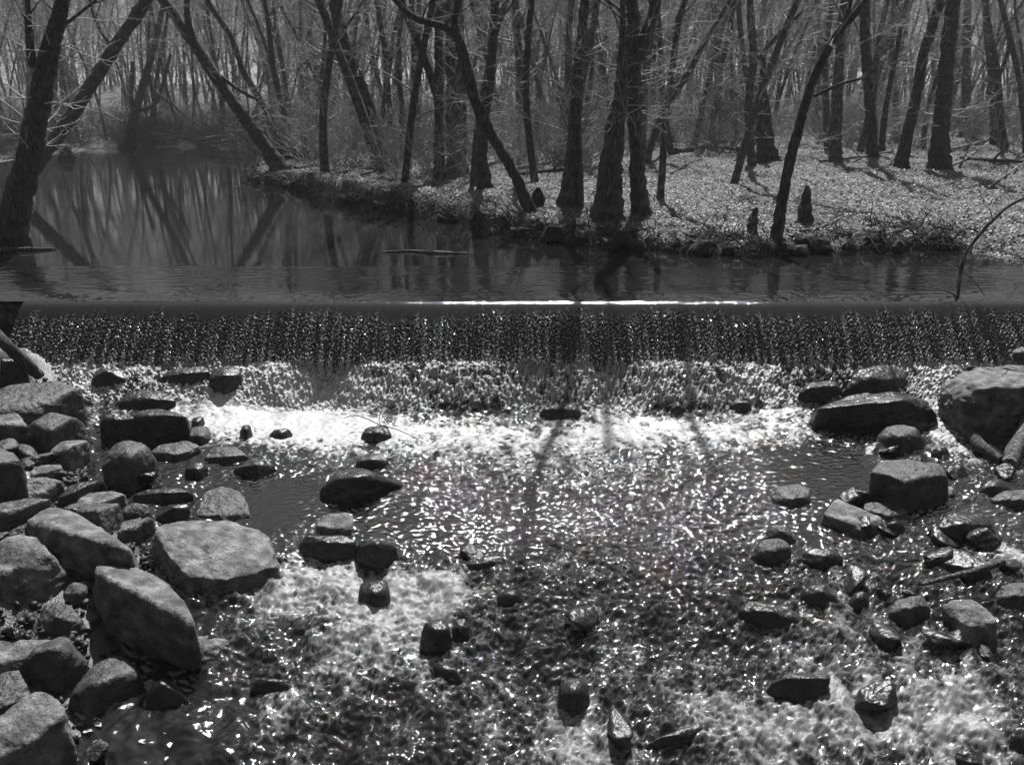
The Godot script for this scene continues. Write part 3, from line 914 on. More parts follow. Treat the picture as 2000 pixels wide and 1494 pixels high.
	rock("pale faceted pyramid of rock near the right edge below the lying stick", "dry", [[1843, 1205], [1890, 1260], [1952, 1267]], [[1836, 1187], [1885, 1228], [1944, 1228]], [[1848, 1172], [1902, 1169], [1948, 1210]], 0.07, 18.0)
	rock("black flat fronted block in the lower right rapid", "wet", [[1497, 1355], [1560, 1377], [1626, 1365]], [[1495, 1338], [1540, 1326], [1626, 1325]], [[1528, 1311], [1624, 1311]], 0.0)
	rock("black elongated rock at the bottom edge, right of the centre", "wet", [[1262, 1466], [1330, 1463], [1396, 1440]], [[1260, 1453], [1330, 1434], [1392, 1423]], [[1288, 1438], [1340, 1418], [1382, 1412]], 0.02, 10.0)
	rock("flat black stone awash above the grey blunt stone", "wet", [[1637, 1138], [1665, 1146], [1693, 1138]], [[1637, 1132], [1670, 1128], [1691, 1133]], [[1653, 1120], [1682, 1119]])
	rock("small black stone between the square stone and the grey blunt stone", "wet", [[1659, 1183], [1680, 1191], [1698, 1183]], [[1658, 1174], [1680, 1168], [1698, 1171]], [[1667, 1157], [1692, 1155]])
	rock("wide dark drowned rock left of the black square stone", "wet", [[1437, 1203], [1500, 1229], [1580, 1227]], [[1436, 1188], [1500, 1194], [1577, 1214]], [[1458, 1172], [1542, 1185]], 0.02, 9.0)
	rock("small dark round stone at the foot of the huge right boulder", "wet", [[1818, 890], [1838, 898], [1857, 891]], [[1818, 884], [1838, 880], [1856, 882]], [[1827, 873], [1850, 872]], 0.03, 7.0)
	rock("grey stone at the right edge beside the end of the lying stick", "damp", [[1942, 1180], [1980, 1199], [2050, 1195]], [[1940, 1168], [1980, 1163], [2050, 1168]], [[1953, 1140], [2050, 1131]])
	rock("dark stone in the bottom right corner of the foam", "wet", [[1973, 1470], [2040, 1478]], [[1971, 1445], [2040, 1440]], [[1983, 1420], [2040, 1417]])
	# driftwood
	stick("slanting log", [W(78, 742) + Vector3(0, 0.05, 0), P(40, 700, -0.45), P(0, 662, -0.2), P(-60, 600, 0.05)], [0.06, 0.07, 0.07, 0.08], "bark_dark", "dark log slanting down beside the left end of the fall", "log")
	stick("driftwood log", [W(1972, 912) + Vector3(0, 0.03, 0), W(1990, 885) + Vector3(0, 0.16, 0), W(2030, 850) + Vector3(0.0, 0.35, 0)], [0.075, 0.09, 0.1], "bark_pale", "pale smooth log leaning in from the right edge below the huge boulder", "log")
	stick("driftwood root", [W(1955, 905) + Vector3(0, 0.04, 0), W(1915, 885) + Vector3(0, 0.08, 0), W(1885, 850) + Vector3(0, 0.12, 0)], [0.05, 0.07, 0.06], "bark_dark", "black root in the shade under the huge right boulder", "root")
	stick("lying stick", [W(1798, 1163) + Vector3(0, 0.1, 0), W(1850, 1156) + Vector3(0, 0.13, 0), W(1905, 1150) + Vector3(0, 0.17, 0), W(1952, 1140) + Vector3(0, 0.2, 0)], [0.015, 0.022, 0.028, 0.03], "bark_grey", "grey stick lying across the stones near the right edge", "stick")
	stick("snagged twig", [W(742, 846) + Vector3(0, 0.1, 0), W(700, 838) + Vector3(0, 0.16, 0), W(672, 850) + Vector3(0, 0.2, 0)], [0.006, 0.005, 0.003], "bark_dark", "thin bare twig caught on the ragged stone in the white water", "twig", [[0, W(815, 862) + Vector3(0, 0.03, 0), 0.006], [0, W(742, 815) + Vector3(0, 0.12, 0), 0.005]])
	stick("floating stick", [P(748, 492, 0.012), P(800, 490, 0.018), P(852, 493, 0.02), P(912, 495, 0.012)], [0.012, 0.022, 0.03, 0.02], "dead_wood", "long pale stick floating on the still pool", "stick")
	stick("floating branch", [P(8, 488, 0.03), P(60, 487, 0.03), P(108, 486, 0.015)], [0.05, 0.04, 0.015], "bark_dark", "dark branch lying in the pool below the left edge tree", "branch", [[1, P(70, 478, 0.12), 0.01]])

func stick(called: String, pts: Array, rad: Array, mat_name: String, label: String, category: String, forks: Array = []) -> void:
	var o := Node3D.new()
	o.name = numbered(called.replace(" ", "_"))
	add_child(o)
	o.position = pts[0]
	tag(o, label, category)
	var rel := []
	for p in pts:
		rel.append(p - pts[0])
	var b := Buf.new()
	var s := smooth_path(rel, rad, 6)
	for i in range(1, s[0].size() - 1):
		s[0][i] += Vector3(rng.randf_range(-1, 1), rng.randf_range(-1, 1), rng.randf_range(-1, 1)) * rad[0] * 0.14
	tube(b, s[0], s[1], 9, 0.1)
	part("stem", b.mesh(), M[mat_name], o)
	for f in forks:
		var g := Buf.new()
		var a: Vector3 = rel[f[0]]
		var e: Vector3 = f[1] - pts[0]
		var m := a.lerp(e, 0.5) + Vector3(0, 0.03, 0.02)
		var t := smooth_path([a, m, e], [f[2], f[2] * 0.8, f[2] * 0.5], 4)
		tube(g, t[0], t[1], 5)
		part("twig", g.mesh(), M[mat_name], o)

# A tree traced from its foot upwards: [u, v, width] of the trunk; limbs the same way.
func tree(label: String, bark: String, line: Array, more: float, n_limbs := 11, limbs: Array = [], twigs := 14) -> void:
	var foot := G(line[0][0], line[0][1])
	var o := thing("bare_tree", foot, label, "tree", "bare trees of the wood above the weir")
	var z := foot.z
	var p := []
	var w := []
	for i in line.size():
		var q := foot if i == 0 else Q(line[i][0], line[i][1], z)
		p.append(q - foot)
		w.append(line[i][2] * 0.5 * depth_of(q) / F)
	var slope: Vector3 = (p[1] - p[0]).normalized()
	p.push_front(-slope * 0.35)
	w.push_front(w[0] * 1.05)
	# on above the picture
	var d: Vector3 = (p[p.size() - 1] - p[p.size() - 2]).normalized()
	var last: Vector3 = p[p.size() - 1]
	var wl: float = w[w.size() - 1]
	for i in 4:
		d = (d + Vector3(rng.randf_range(-0.12, 0.12), 0.22, rng.randf_range(-0.2, 0.2))).normalized()
		last += d * more / 4.0
		p.append(last)
		w.append(wl * (1.0 - 0.17 * (i + 1)))
	var s := smooth_path(p, w, 9)
	for i in range(2, s[0].size() - 1):
		s[0][i] += Vector3(rng.randf_range(-1, 1), 0, rng.randf_range(-1, 1)) * s[1][i] * 0.09
		s[1][i] *= rng.randf_range(0.94, 1.08)
	var b := Buf.new()
	tube(b, s[0], s[1], 16, 0.24, 1.0)
	part("trunk", b.mesh(), M[bark], o)
	for l in limbs:
		var lp := []
		var lw := []
		for i in l.size():
			lp.append(Q(l[i][0], l[i][1], z + 0.12 * i) - foot)
			lw.append(l[i][2] * 0.5 * depth_of(lp[i] + foot) / F)
		var ld: Vector3 = (lp[lp.size() - 1] - lp[lp.size() - 2]).normalized()
		if l[l.size() - 1][1] < 20:
			lp.append(lp[lp.size() - 1] + (ld + Vector3(0, 0.2, 0)).normalized() * more * 0.3)
			lw.append(lw[lw.size() - 1] * 0.6)
			lp.append(lp[lp.size() - 1] + (ld + Vector3(0, 0.5, 0)).normalized() * more * 0.3)
			lw.append(lw[0] * 0.15)
		var ls := smooth_path(lp, lw, 7)
		var lb := Buf.new()
		tube(lb, ls[0], ls[1], 9, 0.12)
		for c in 5:
			var at: int = rng.randi_range(ls[0].size() / 3, ls[0].size() - 2)
			var along: Vector3 = (ls[0][at + 1] - ls[0][at]).normalized()
			grow(lb, ls[0][at], (along + Vector3(rng.randf_range(-1, 1), rng.randf_range(-0.3, 0.8), rng.randf_range(-1, 1))).normalized(), rng.randf_range(0.8, 2.0), maxf(0.006, ls[1][at] * 0.3), 1, 4)
		part("limb", lb.mesh(), M[bark], o)
	var crown := Buf.new()
	var k: int = s[0].size()
	for i in n_limbs:
		var at := int(lerpf(0.52, 0.99, (i + rng.randf()) / n_limbs) * (k - 2))
		var along: Vector3 = (s[0][at + 1] - s[0][at]).normalized()
		var turn := rng.randf() * TAU
		var out := Vector3(cos(turn), rng.randf_range(0.2, 0.9), sin(turn)).normalized()
		grow(crown, s[0][at], (along * 0.5 + out).normalized(), more * rng.randf_range(0.2, 0.36), s[1][at] * 0.3, 2, 4, 0.005)
	part("crown", crown.mesh(), M.bark_grey, o).set_meta("kind", "stuff")
	if twigs > 0:
		var tw := Buf.new()
		for i in twigs:
			var at := int(lerpf(0.26, 0.66, rng.randf()) * (k - 2))
			var turn := rng.randf() * TAU
			var out := Vector3(cos(turn), rng.randf_range(-0.15, 0.6), sin(turn)).normalized()
			grow(tw, s[0][at] + out * s[1][at] * 0.8, out, rng.randf_range(0.5, 1.7), maxf(0.005, s[1][at] * 0.09), 2, 4, 0.0025)
		part("twigs", tw.mesh(), M.twig_pale, o).set_meta("kind", "stuff")

func trees() -> void:
	tree("leaning forked tree at the left edge of the pool, nearest tree on the left", "bark_dark", [[8, 478, 66], [30, 400, 50], [56, 300, 42], [75, 200, 40], [100, 90, 32], [122, 0, 26]], 7.0, 10, [[[62, 130, 20], [55, 60, 14], [52, 0, 11]], [[70, 170, 24], [92, 80, 20], [112, 20, 15], [118, -20, 12]]], 22)
	tree("slim trunk leaning far to the right across the left edge tree", "bark_grey", [[30, 388, 24], [75, 315, 25], [118, 255, 25], [165, 185, 24], [215, 105, 23], [285, 0, 21]], 6.0, 9, [], 18)
	tree("double stemmed tree on the far left shore at the water's edge", "bark_dark", [[252, 284, 20], [262, 225, 16], [283, 150, 14], [303, 80, 11], [320, 0, 8]], 8.0, 11, [[[262, 235, 10], [256, 190, 8], [258, 120, 7]], [[268, 215, 9], [300, 205, 8], [318, 160, 7], [332, 105, 5]]])
	tree("thin stem beside the double stemmed tree on the far left shore", "bark_dark", [[290, 274, 9], [298, 215, 8], [306, 150, 7], [322, 60, 6], [330, 0, 5]], 7.0, 8)
	tree("dark tree leaning steeply left over the pool from the bank corner", "bark_dark", [[548, 332, 30], [520, 290, 25], [478, 232, 23], [430, 165, 22], [378, 85, 21], [318, 0, 20]], 7.0, 10, [[[378, 80, 15], [366, 40, 13], [364, 0, 11]], [[432, 150, 8], [470, 178, 7], [505, 195, 5]]], 24)
	tree("straight leaning trunk just right of the steeply leaning tree", "bark_dark", [[556, 308, 17], [532, 240, 14], [505, 190, 13], [475, 140, 12], [450, 70, 11], [405, 0, 10]], 8.0, 10, [], 16)
	tree("slender dark trunk third from the bank corner", "bark_dark", [[578, 308, 15], [562, 250, 12], [545, 190, 11], [532, 120, 11], [524, 50, 10], [517, 0, 9]], 9.0, 10)
	tree("low snapped trunk leaning left behind the slender dark trunk", "bark_dark", [[628, 286, 13], [600, 252, 12], [575, 225, 11], [560, 205, 9]], 1.0, 2, [], 6)
	tree("thin pale trunk slanting left behind the bank corner trees", "bark_grey", [[622, 270, 9], [612, 180, 8], [575, 85, 8], [545, 0, 7]], 8.0, 9)
	tree("dark curving trunk leaning left at the middle of the left bank", "bark_dark", [[747, 328, 33], [733, 270, 27], [716, 200, 25], [693, 140, 24], [672, 80, 23], [650, 0, 21]], 9.0, 12)
	tree("light slim trunk close behind the dark curving trunk", "bark_grey", [[769, 320, 14], [763, 240, 12], [755, 150, 11], [748, 80, 11], [735, 0, 10]], 9.0, 10)
	tree("hazy straight trunk further back, right of the light slim trunk", "bark_grey", [[822, 305, 14], [815, 230, 12], [809, 130, 12], [804, 0, 11]], 10.0, 10)
	tree("straight dark trunk with a second stem forking left from its middle", "bark_dark", [[859, 348, 24], [857, 280, 19], [857, 190, 18], [857, 90, 17], [855, 0, 17]], 9.0, 11, [[[856, 195, 17], [838, 140, 16], [818, 85, 15], [798, 40, 13], [785, 0, 12]]])
	tree("broad pale trunk standing behind the arching tree", "bark_grey", [[893, 340, 36], [892, 240, 38], [890, 130, 40], [886, 60, 38], [884, 0, 36]], 11.0, 11)
	tree("arching tree that leans left and bends over in a bow near the middle", "bark_dark", [[1036, 412, 24], [1012, 355, 21], [985, 305, 20], [950, 245, 22], [925, 185, 24], [906, 115, 22], [893, 72, 18], [866, 52, 15], [830, 42, 13], [800, 28, 12], [772, 0, 11]], 4.0, 8, [[[893, 78, 20], [888, 40, 14], [895, 0, 12]]], 20)
	tree("crooked dark trunk between the straight forked trunk and the arching tree", "bark_dark", [[947, 370, 30], [942, 300, 21], [948, 220, 18], [957, 150, 19], [964, 70, 18], [968, 0, 17]], 9.0, 11)
	tree("tall grey trunk in the centre with a slimmer stem at its foot", "bark_grey", [[1106, 400, 34], [1118, 320, 29], [1124, 230, 25], [1128, 140, 23], [1138, 60, 20], [1143, 0, 18]], 9.0, 12, [[[1133, 398, 17], [1132, 340, 16], [1130, 280, 14], [1128, 210, 10]]])
	tree("broad leaning stem at the waterside, left half of the great twin tree", "bark_grey", [[1186, 430, 54], [1192, 340, 46], [1203, 250, 36], [1213, 180, 28], [1216, 90, 14], [1216, 0, 10]], 7.0, 9)
	tree("thickest grey trunk at the waterside, right half of the great twin tree", "bark_grey", [[1252, 418, 36], [1246, 340, 30], [1242, 250, 28], [1238, 150, 30], [1236, 80, 30], [1236, 0, 22]], 9.0, 12, [[[1245, 120, 30], [1262, 70, 26], [1278, 20, 22], [1286, -20, 20]]])
	tree("forked pale trunk leaning right behind the great twin tree", "bark_grey", [[1262, 318, 15], [1280, 260, 14], [1302, 205, 14], [1340, 150, 13], [1372, 90, 12], [1402, 40, 10], [1425, 0, 8]], 7.0, 9)
	tree("slim grey trunk right of the great twin tree", "bark_grey", [[1290, 385, 15], [1296, 300, 13], [1302, 220, 12], [1314, 130, 12], [1326, 40, 12], [1338, 0, 11]], 9.0, 10)
	tree("lone dark tree leaning right with bare roots at the water's edge", "bark_dark", [[1513, 488, 26], [1524, 420, 22], [1540, 330, 20], [1558, 260, 19], [1577, 190, 18], [1603, 125, 17], [1640, 60, 15], [1690, 0, 13]], 7.0, 10, [[[1650, 45, 10], [1660, 15, 8], [1665, -10, 7]], [[1590, 188, 7], [1640, 165, 6], [1690, 150, 5], [1712, 130, 3]]], 10)
	tree("pale trunk with a forking top behind the lone leaning tree, to its left", "bark_grey", [[1470, 325, 16], [1463, 250, 15], [1464, 180, 15], [1472, 110, 16], [1466, 0, 13]], 9.0, 10, [[[1480, 120, 12], [1510, 80, 11], [1545, 45, 9], [1570, 20, 7]]])
	tree("short thick broken trunk with a ragged base, behind the lone leaning tree", "bark_dark", [[1499, 312, 34], [1494, 260, 30], [1492, 215, 26], [1490, 170, 14]], 1.5, 3, [], 14)
	tree("grey trunk just right of the lone leaning tree, farther back", "bark_grey", [[1632, 315, 25], [1634, 250, 22], [1637, 170, 20], [1642, 90, 17], [1650, 0, 15]], 10.0, 11)
	tree("left trunk of the dark pair standing right of the lone leaning tree", "bark_dark", [[1704, 306, 21], [1703, 240, 19], [1697, 170, 18], [1692, 90, 20], [1690, 0, 18]], 10.0, 11)
	tree("thin right trunk of the dark pair, leaning right", "bark_dark", [[1722, 296, 12], [1730, 220, 11], [1742, 150, 10], [1760, 60, 9], [1772, 0, 8]], 9.0, 9)
	tree("dark trunk with a spreading ragged foot leaning right", "bark_dark", [[1760, 325, 26], [1776, 250, 22], [1792, 180, 21], [1803, 110, 19], [1822, 50, 18], [1836, 0, 17]], 9.0, 11)
	tree("tall straight dark trunk, thickest on the right side of the wood", "bark_dark", [[1834, 330, 40], [1838, 260, 32], [1845, 180, 29], [1853, 90, 27], [1863, 0, 25]], 10.0, 12)
	tree("straight grey trunk far back near the right edge", "bark_grey", [[1886, 268, 20], [1888, 190, 16], [1889, 100, 15], [1891, 0, 14]], 11.0, 11)
	tree("forked thin trunk near the right edge", "bark_grey", [[1962, 290, 16], [1955, 220, 12], [1950, 140, 11], [1935, 60, 9], [1925, 0, 8]], 9.0, 9, [[[1952, 150, 8], [1972, 90, 7], [1960, 30, 6], [1955, 0, 6]]])
	tree("slim trunk cut by the right edge of the view, leaning left", "bark_grey", [[2006, 300, 12], [1996, 180, 11], [1975, 80, 10], [1955, 0, 9]], 9.0, 9)
	# snags and stumps
	snag("jagged broken stump standing on the right bank", 1573, 428, 1577, 362, 24)
	snag("short black stump in the water near the left shore", 132, 312, 128, 288, 26)
	snag("bristly small stump beside the foot of the arching tree", 1050, 402, 1052, 366, 26)
	snag("low leaning stump left of the lone leaning tree", 1467, 452, 1478, 405, 20)
	# branch growing at the crest
	var c := P(1872, 578, -0.02)
	var near := [c, Q(1878, 528, c.z), Q(1893, 486, c.z + 0.1), Q(1940, 430, c.z + 0.2), Q(1990, 392, c.z + 0.25), Q(2080, 360, c.z + 0.3)]
	stick("bare sapling", near, [0.022, 0.024, 0.026, 0.022, 0.02, 0.016], "bark_pale", "bare bent sapling rising from the weir crest at the right", "sapling", [[0, Q(1790, 556, c.z), 0.011], [1, Q(1852, 512, c.z), 0.009], [1, Q(1925, 578, c.z + 0.1), 0.009], [2, Q(1905, 520, c.z), 0.009], [3, Q(1925, 400, c.z + 0.3), 0.008]])

func snag(label: String, u: float, v: float, u2: float, v2: float, width: float) -> void:
	var p := G(u, v)
	var q := Q(u2, v2, p.z) - p
	var o := thing("tree_stump", p, label, "stump")
	var r := width * 0.5 * depth_of(p) / F
	var b := Buf.new()
	var s := smooth_path([-q * 0.3, q * 0.25, q * 0.7, q], [r * 1.2, r, r * 0.7, r * 0.25], 6)
	tube(b, s[0], s[1], 12, 0.5, 0.4)
	part("trunk", b.mesh(), M.bark_dark, o)
	var t := Buf.new()
	for i in 9:
		var a := rng.randf() * TAU
		grow(t, q * rng.randf_range(0.1, 0.8), Vector3(cos(a), rng.randf_range(0.1, 1.2), sin(a)).normalized(), rng.randf_range(0.2, 0.5), 0.008, 1, 3, 0.004)
	part("twigs", t.mesh(), M.twig, o).set_meta("kind", "stuff")

# ---------------------------------------------------------------- the wood behind
func wild_tree(height: float, r: float, kids: int, level: int, n_limbs: int) -> Array:
	var b := Buf.new()
	var pts := []
	var w := []
	var d := Vector3(rng.randf_range(-0.28, 0.28), 1, rng.randf_range(-0.15, 0.15)).normalized()
	var p := Vector3(0, -0.3, 0)
	for i in 7:
		pts.append(p)
		w.append(r * (1.0 - 0.82 * i / 6.0))
		d = (d + Vector3(rng.randf_range(-0.2, 0.2), 0.06, rng.randf_range(-0.15, 0.15))).normalized()
		p += d * height / 6.0
	var s := smooth_path(pts, w, 4)
	tube(b, s[0], s[1], 8, 0.14, 0.6)
	var c := Buf.new()
	var k: int = s[0].size()
	for i in n_limbs:
		var f := pow((i + rng.randf()) / n_limbs, 0.8)
		var at := int(lerpf(0.12, 0.98, f) * (k - 2))
		var a := rng.randf() * TAU
		var out := Vector3(cos(a), rng.randf_range(0.2, 1.1), sin(a)).normalized()
		grow(c, s[0][at], out, height * rng.randf_range(0.1, 0.24) * (0.55 + 0.6 * f), maxf(0.012, s[1][at] * 0.32), level, kids, 0.009)
	return [b, c]

func joined(a: Buf, b: Buf) -> Buf:
	var o := Buf.new()
	o.v = a.v + b.v
	o.n = a.n + b.n
	o.i = a.i.duplicate()
	for k in b.i:
		o.i.append(k + a.v.size())
	return o

func scatter(called: String, mesh: Mesh, m: Material, places: Array, colors: Array, label: String, category: String) -> void:
	var mm := MultiMesh.new()
	mm.transform_format = MultiMesh.TRANSFORM_3D
	mm.use_colors = colors.size() > 0
	mm.mesh = mesh
	mm.instance_count = places.size()
	for i in places.size():
		mm.set_instance_transform(i, places[i])
		if colors.size():
			mm.set_instance_color(i, colors[i])
	var o := MultiMeshInstance3D.new()
	o.name = numbered(called)
	o.multimesh = mm
	o.material_override = m
	add_child(o)
	tag(o, label, category, "", "stuff")

func wood_behind() -> void:
	# single trees one can tell apart
	var kinds := []
	for k in 10:
		var t := wild_tree(rng.randf_range(13, 18), rng.randf_range(0.08, 0.2), 5, 2, 21)
		kinds.append([t[0].mesh(), t[1].mesh()])
	var first := []
	first.resize(kinds.size())
	var placed := []
	var tries := 0
	while placed.size() < 235 and tries < 4000:
		tries += 1
		var z := -lerpf(21.0, 78.0, pow(rng.randf(), 0.75))
		var x := rng.randf_range(-0.72, 0.72) * (-z + 3.0)
		var s := shore_distance(x, z)
		if s.x < 1.2 or (z > -34.0 and rng.randf() < 0.6):
			continue
		var near := false
		for q in placed:
			if q.distance_to(Vector2(x, z)) < 1.0:
				near = true
		if near:
			continue
		placed.append(Vector2(x, z))
		var k := rng.randi() % kinds.size()
		var o: Node3D
		if first[k] == null:
			o = thing("woodland_tree", Vector3.ZERO, "slender bare tree standing deep in the wood beyond the bank", "tree", "slender trees filling the wood")
			part("trunk", kinds[k][0], M.bark_grey if k % 3 else M.bark_dark, o)
			part("crown", kinds[k][1], M.twig, o)
			first[k] = o
		else:
			o = first[k].duplicate()
			o.name = numbered("woodland_tree")
			add_child(o)
		var where := "beyond the far shore of the pool"
		if x / -z > -0.27: where = "behind the dark curving trunk"
		if x / -z > -0.1: where = "behind the arching tree"
		if x / -z > 0.06: where = "behind the great twin tree"
		if x / -z > 0.2: where = "behind the lone leaning tree"
		if x / -z > 0.42: where = "behind the thickest right trunk"
		var tone := "pale" if k % 3 else "dark"
		var far := "far back" if z < -50.0 else "midway back"
		tag(o, "slender %s bare tree %s in the wood %s" % [tone, far, where], "tree", "%s slender trees %s %s" % [tone, far, where])
		o.position = Vector3(x, ground_y(x, z) - 0.05, z)
		o.rotation = Vector3(rng.randf_range(-0.09, 0.09), rng.randf() * TAU, rng.randf_range(-0.09, 0.09))
		o.scale = Vector3.ONE * rng.randf_range(0.75, 1.2)
	# the far wood that reads as one mass of stems and twigs
	for k in 3:
		var t := wild_tree(15.0 + k, 0.12 + 0.03 * k, 4, 3, 15)
		var places := []
		while places.size() < 320:
			var z := -lerpf(66.0, 165.0, pow(rng.randf(), 0.8))
			var x := rng.randf_range(-0.85, 0.85) * (-z + 4.0)
			if shore_distance(x, z).x < 1.5:
				continue
			places.append(Transform3D(Basis.from_euler(Vector3(rng.randf_range(-0.1, 0.1), rng.randf() * TAU, rng.randf_range(-0.1, 0.1))).scaled(Vector3.ONE * rng.randf_range(0.7, 1.25)), Vector3(x, ground_y(x, z), z)))
		scatter("distant_wood", joined(t[0], t[1]).mesh(), M.bark_grey, places, [], ["dense far stand of bare trees closing the view", "far stand of paler bare trees mixed into the wood", "far tall bare trees along the skyline"][k], "wood")
	# low brush
	for k in 3:
		var b := Buf.new()
		for i in 11:
			var a := rng.randf() * TAU
			grow(b, Vector3(rng.randf_range(-0.3, 0.3), 0, rng.randf_range(-0.3, 0.3)), Vector3(cos(a) * 0.7, rng.randf_range(0.6, 1.5), sin(a) * 0.7).normalized(), rng.randf_range(0.9, 2.2), 0.013, 2, 4, 0.006)
		var places := []
		while places.size() < [420, 420, 260][k]:
			var z := -lerpf(24.0, 100.0, pow(rng.randf(), 1.1))
			var x := rng.randf_range(-0.72, 0.72) * (-z + 3.0)
			var s := shore_distance(x, z)
			if s.x < 1.5 or (x > 3.0 and z > -34.0):
				continue
			places.append(Transform3D(Basis.from_euler(Vector3(0, rng.randf() * TAU, 0)).scaled(Vector3.ONE * rng.randf_range(0.5, 1.35)), Vector3(x, ground_y(x, z) - 0.03, z)))
		scatter("undergrowth", b.mesh(), [M.twig, M.twig_pale, M.bark_pale][k], places, [], ["leafless twiggy brush under the trees", "pale leafless brush under the trees", "grey thorny brush among the trunks"][k], "brush")

func shore_brush() -> void:
	var b := Buf.new()
	for i in 12:
		var a := rng.randf() * TAU
		grow(b, Vector3(rng.randf_range(-0.4, 0.4), 0, rng.randf_range(-0.3, 0.3)), Vector3(cos(a), rng.randf_range(0.25, 1.2), sin(a)).normalized(), rng.randf_range(0.8, 2.6), 0.018, 2, 4, 0.007)
	var places := []
	while places.size() < 110:
		var i := rng.randi_range(5, 13)
		var c := shore[i].lerp(shore[i + 1], rng.randf()) as Vector2
		var p := c + Vector2(rng.randf_range(-2.5, 2.5), rng.randf_range(-3.5, 0.8))
		var d := shore_distance(p.x, p.y).x
		if d < 0.05 or d > 3.5:
			continue
		places.append(Transform3D(Basis.from_euler(Vector3(0, rng.randf() * TAU, 0)).scaled(Vector3.ONE * rng.randf_range(0.5, 1.2)), Vector3(p.x, ground_y(p.x, p.y), p.y)))
	scatter("shore_brush", b.mesh(), M.bark_dark, places, [], "dark leafless brush crowding the far shore of the pool", "brush")

func ground_wood() -> void:
	# fallen limbs on the bank: [pixels along it, thickness in pixels, lift]
	var l := [
		["long fallen limb resting on the ground right of the arching tree", [[1000, 335], [1050, 325], [1100, 312], [1150, 292]], 9, "dead_wood"],
		["low dark log lying behind the central grey trunk", [[1010, 345], [1080, 338], [1150, 330]], 10, "bark_dark"],
		["dark rotten log behind the great twin tree", [[1320, 300], [1390, 292], [1450, 298]], 12, "bark_dark"],
		["pale thin limb lying left of the dark pair of trunks", [[1600, 318], [1680, 310], [1745, 298]], 6, "dead_wood"],
		["long pale pole lying behind the thickest right trunk", [[1820, 300], [1890, 288], [1955, 268]], 6, "dead_wood"],
		["broken limb with white splinters at the foot of the thickest right trunk", [[1855, 328], [1880, 318], [1905, 300]], 7, "dead_wood"],
		["grey log lying along the ground near the right edge", [[1880, 312], [1940, 318], [2010, 322]], 10, "bark_dark"],
		["thin pole lying beside the ragged footed trunk", [[1712, 335], [1740, 322], [1765, 310]], 4, "dead_wood"],
		["pale limb leaning on the ground at the far right bank", [[1930, 370], [1965, 345], [2010, 315]], 5, "dead_wood"],
		["dark branch lying on the leaves left of the lone leaning tree", [[1310, 342], [1340, 325], [1372, 312]], 4, "bark_dark"],
		["curved pale branch on the bank right of the lone leaning tree", [[1565, 455], [1610, 445], [1640, 430], [1668, 422]], 5, "dead_wood"],
		["dark branch trailing along the right bank", [[1660, 420], [1700, 430], [1745, 440], [1800, 430]], 4, "bark_dark"],
		["thin branch lying on the bank above the water at the centre", [[1090, 458], [1150, 462], [1210, 470]], 3, "dead_wood"],
		["fallen branch trailing from the far shore into the pool", [[290, 262], [340, 268], [400, 276], [455, 288]], 4, "bark_dark"],
		["dead branch half sunk where the far shore meets the bank corner", [[395, 284], [430, 280], [470, 276], [500, 270]], 5, "bark_dark"],
		["pale dead branch lying on the far shore left of the bank corner", [[400, 272], [425, 268], [455, 266]], 4, "dead_wood"],
		["dark limb lying along the left part of the far shore", [[60, 296], [100, 292], [150, 286]], 5, "bark_dark"],
		["crossed dead branch above the far shore, left of the leaning tree", [[300, 180], [335, 205], [370, 235], [410, 262]], 5, "bark_dark"],
	]
	for q in l:
		var pts := []
		var rad := []
		for i in q[1].size():
			var p := G(q[1][i][0], maxf(q[1][i][1], 262.0))
			if q[1][i][1] < 262.0 or p.z < -56.0 or p.z > -10.0:
				p = Q(q[1][i][0], q[1][i][1], -53.0)
			var r: float = q[2] * 0.5 * depth_of(p) / F
			pts.append(p + Vector3(0, r * 0.8 + 0.02, 0))
			rad.append(r * (1.0 - 0.2 * i))
		stick("fallen branch", pts, rad, q[3], q[0], "branch", [[1, pts[1] + Vector3(rng.randf_range(-0.6, 0.6), 0.35, 0.3), rad[0] * 0.5], [2, pts[2] + Vector3(rng.randf_range(-0.6, 0.6), 0.25, -0.4), rad[0] * 0.4]])
	# bare roots of the lone leaning tree
	for q in [["pale root of the lone leaning tree reaching right to the water", [[1520, 468], [1540, 480], [1560, 492], [1570, 498]]], ["pale root of the lone leaning tree reaching left along the bank", [[1508, 470], [1490, 486], [1470, 494], [1452, 497]]]]:
		var pts := []
		for i in 4:
			pts.append(G(q[1][i][0], q[1][i][1]) + Vector3(0, 0.08 - 0.02 * i, 0))
		stick("tree root", pts, [0.05, 0.04, 0.03, 0.015], "dead_wood", q[0], "root")

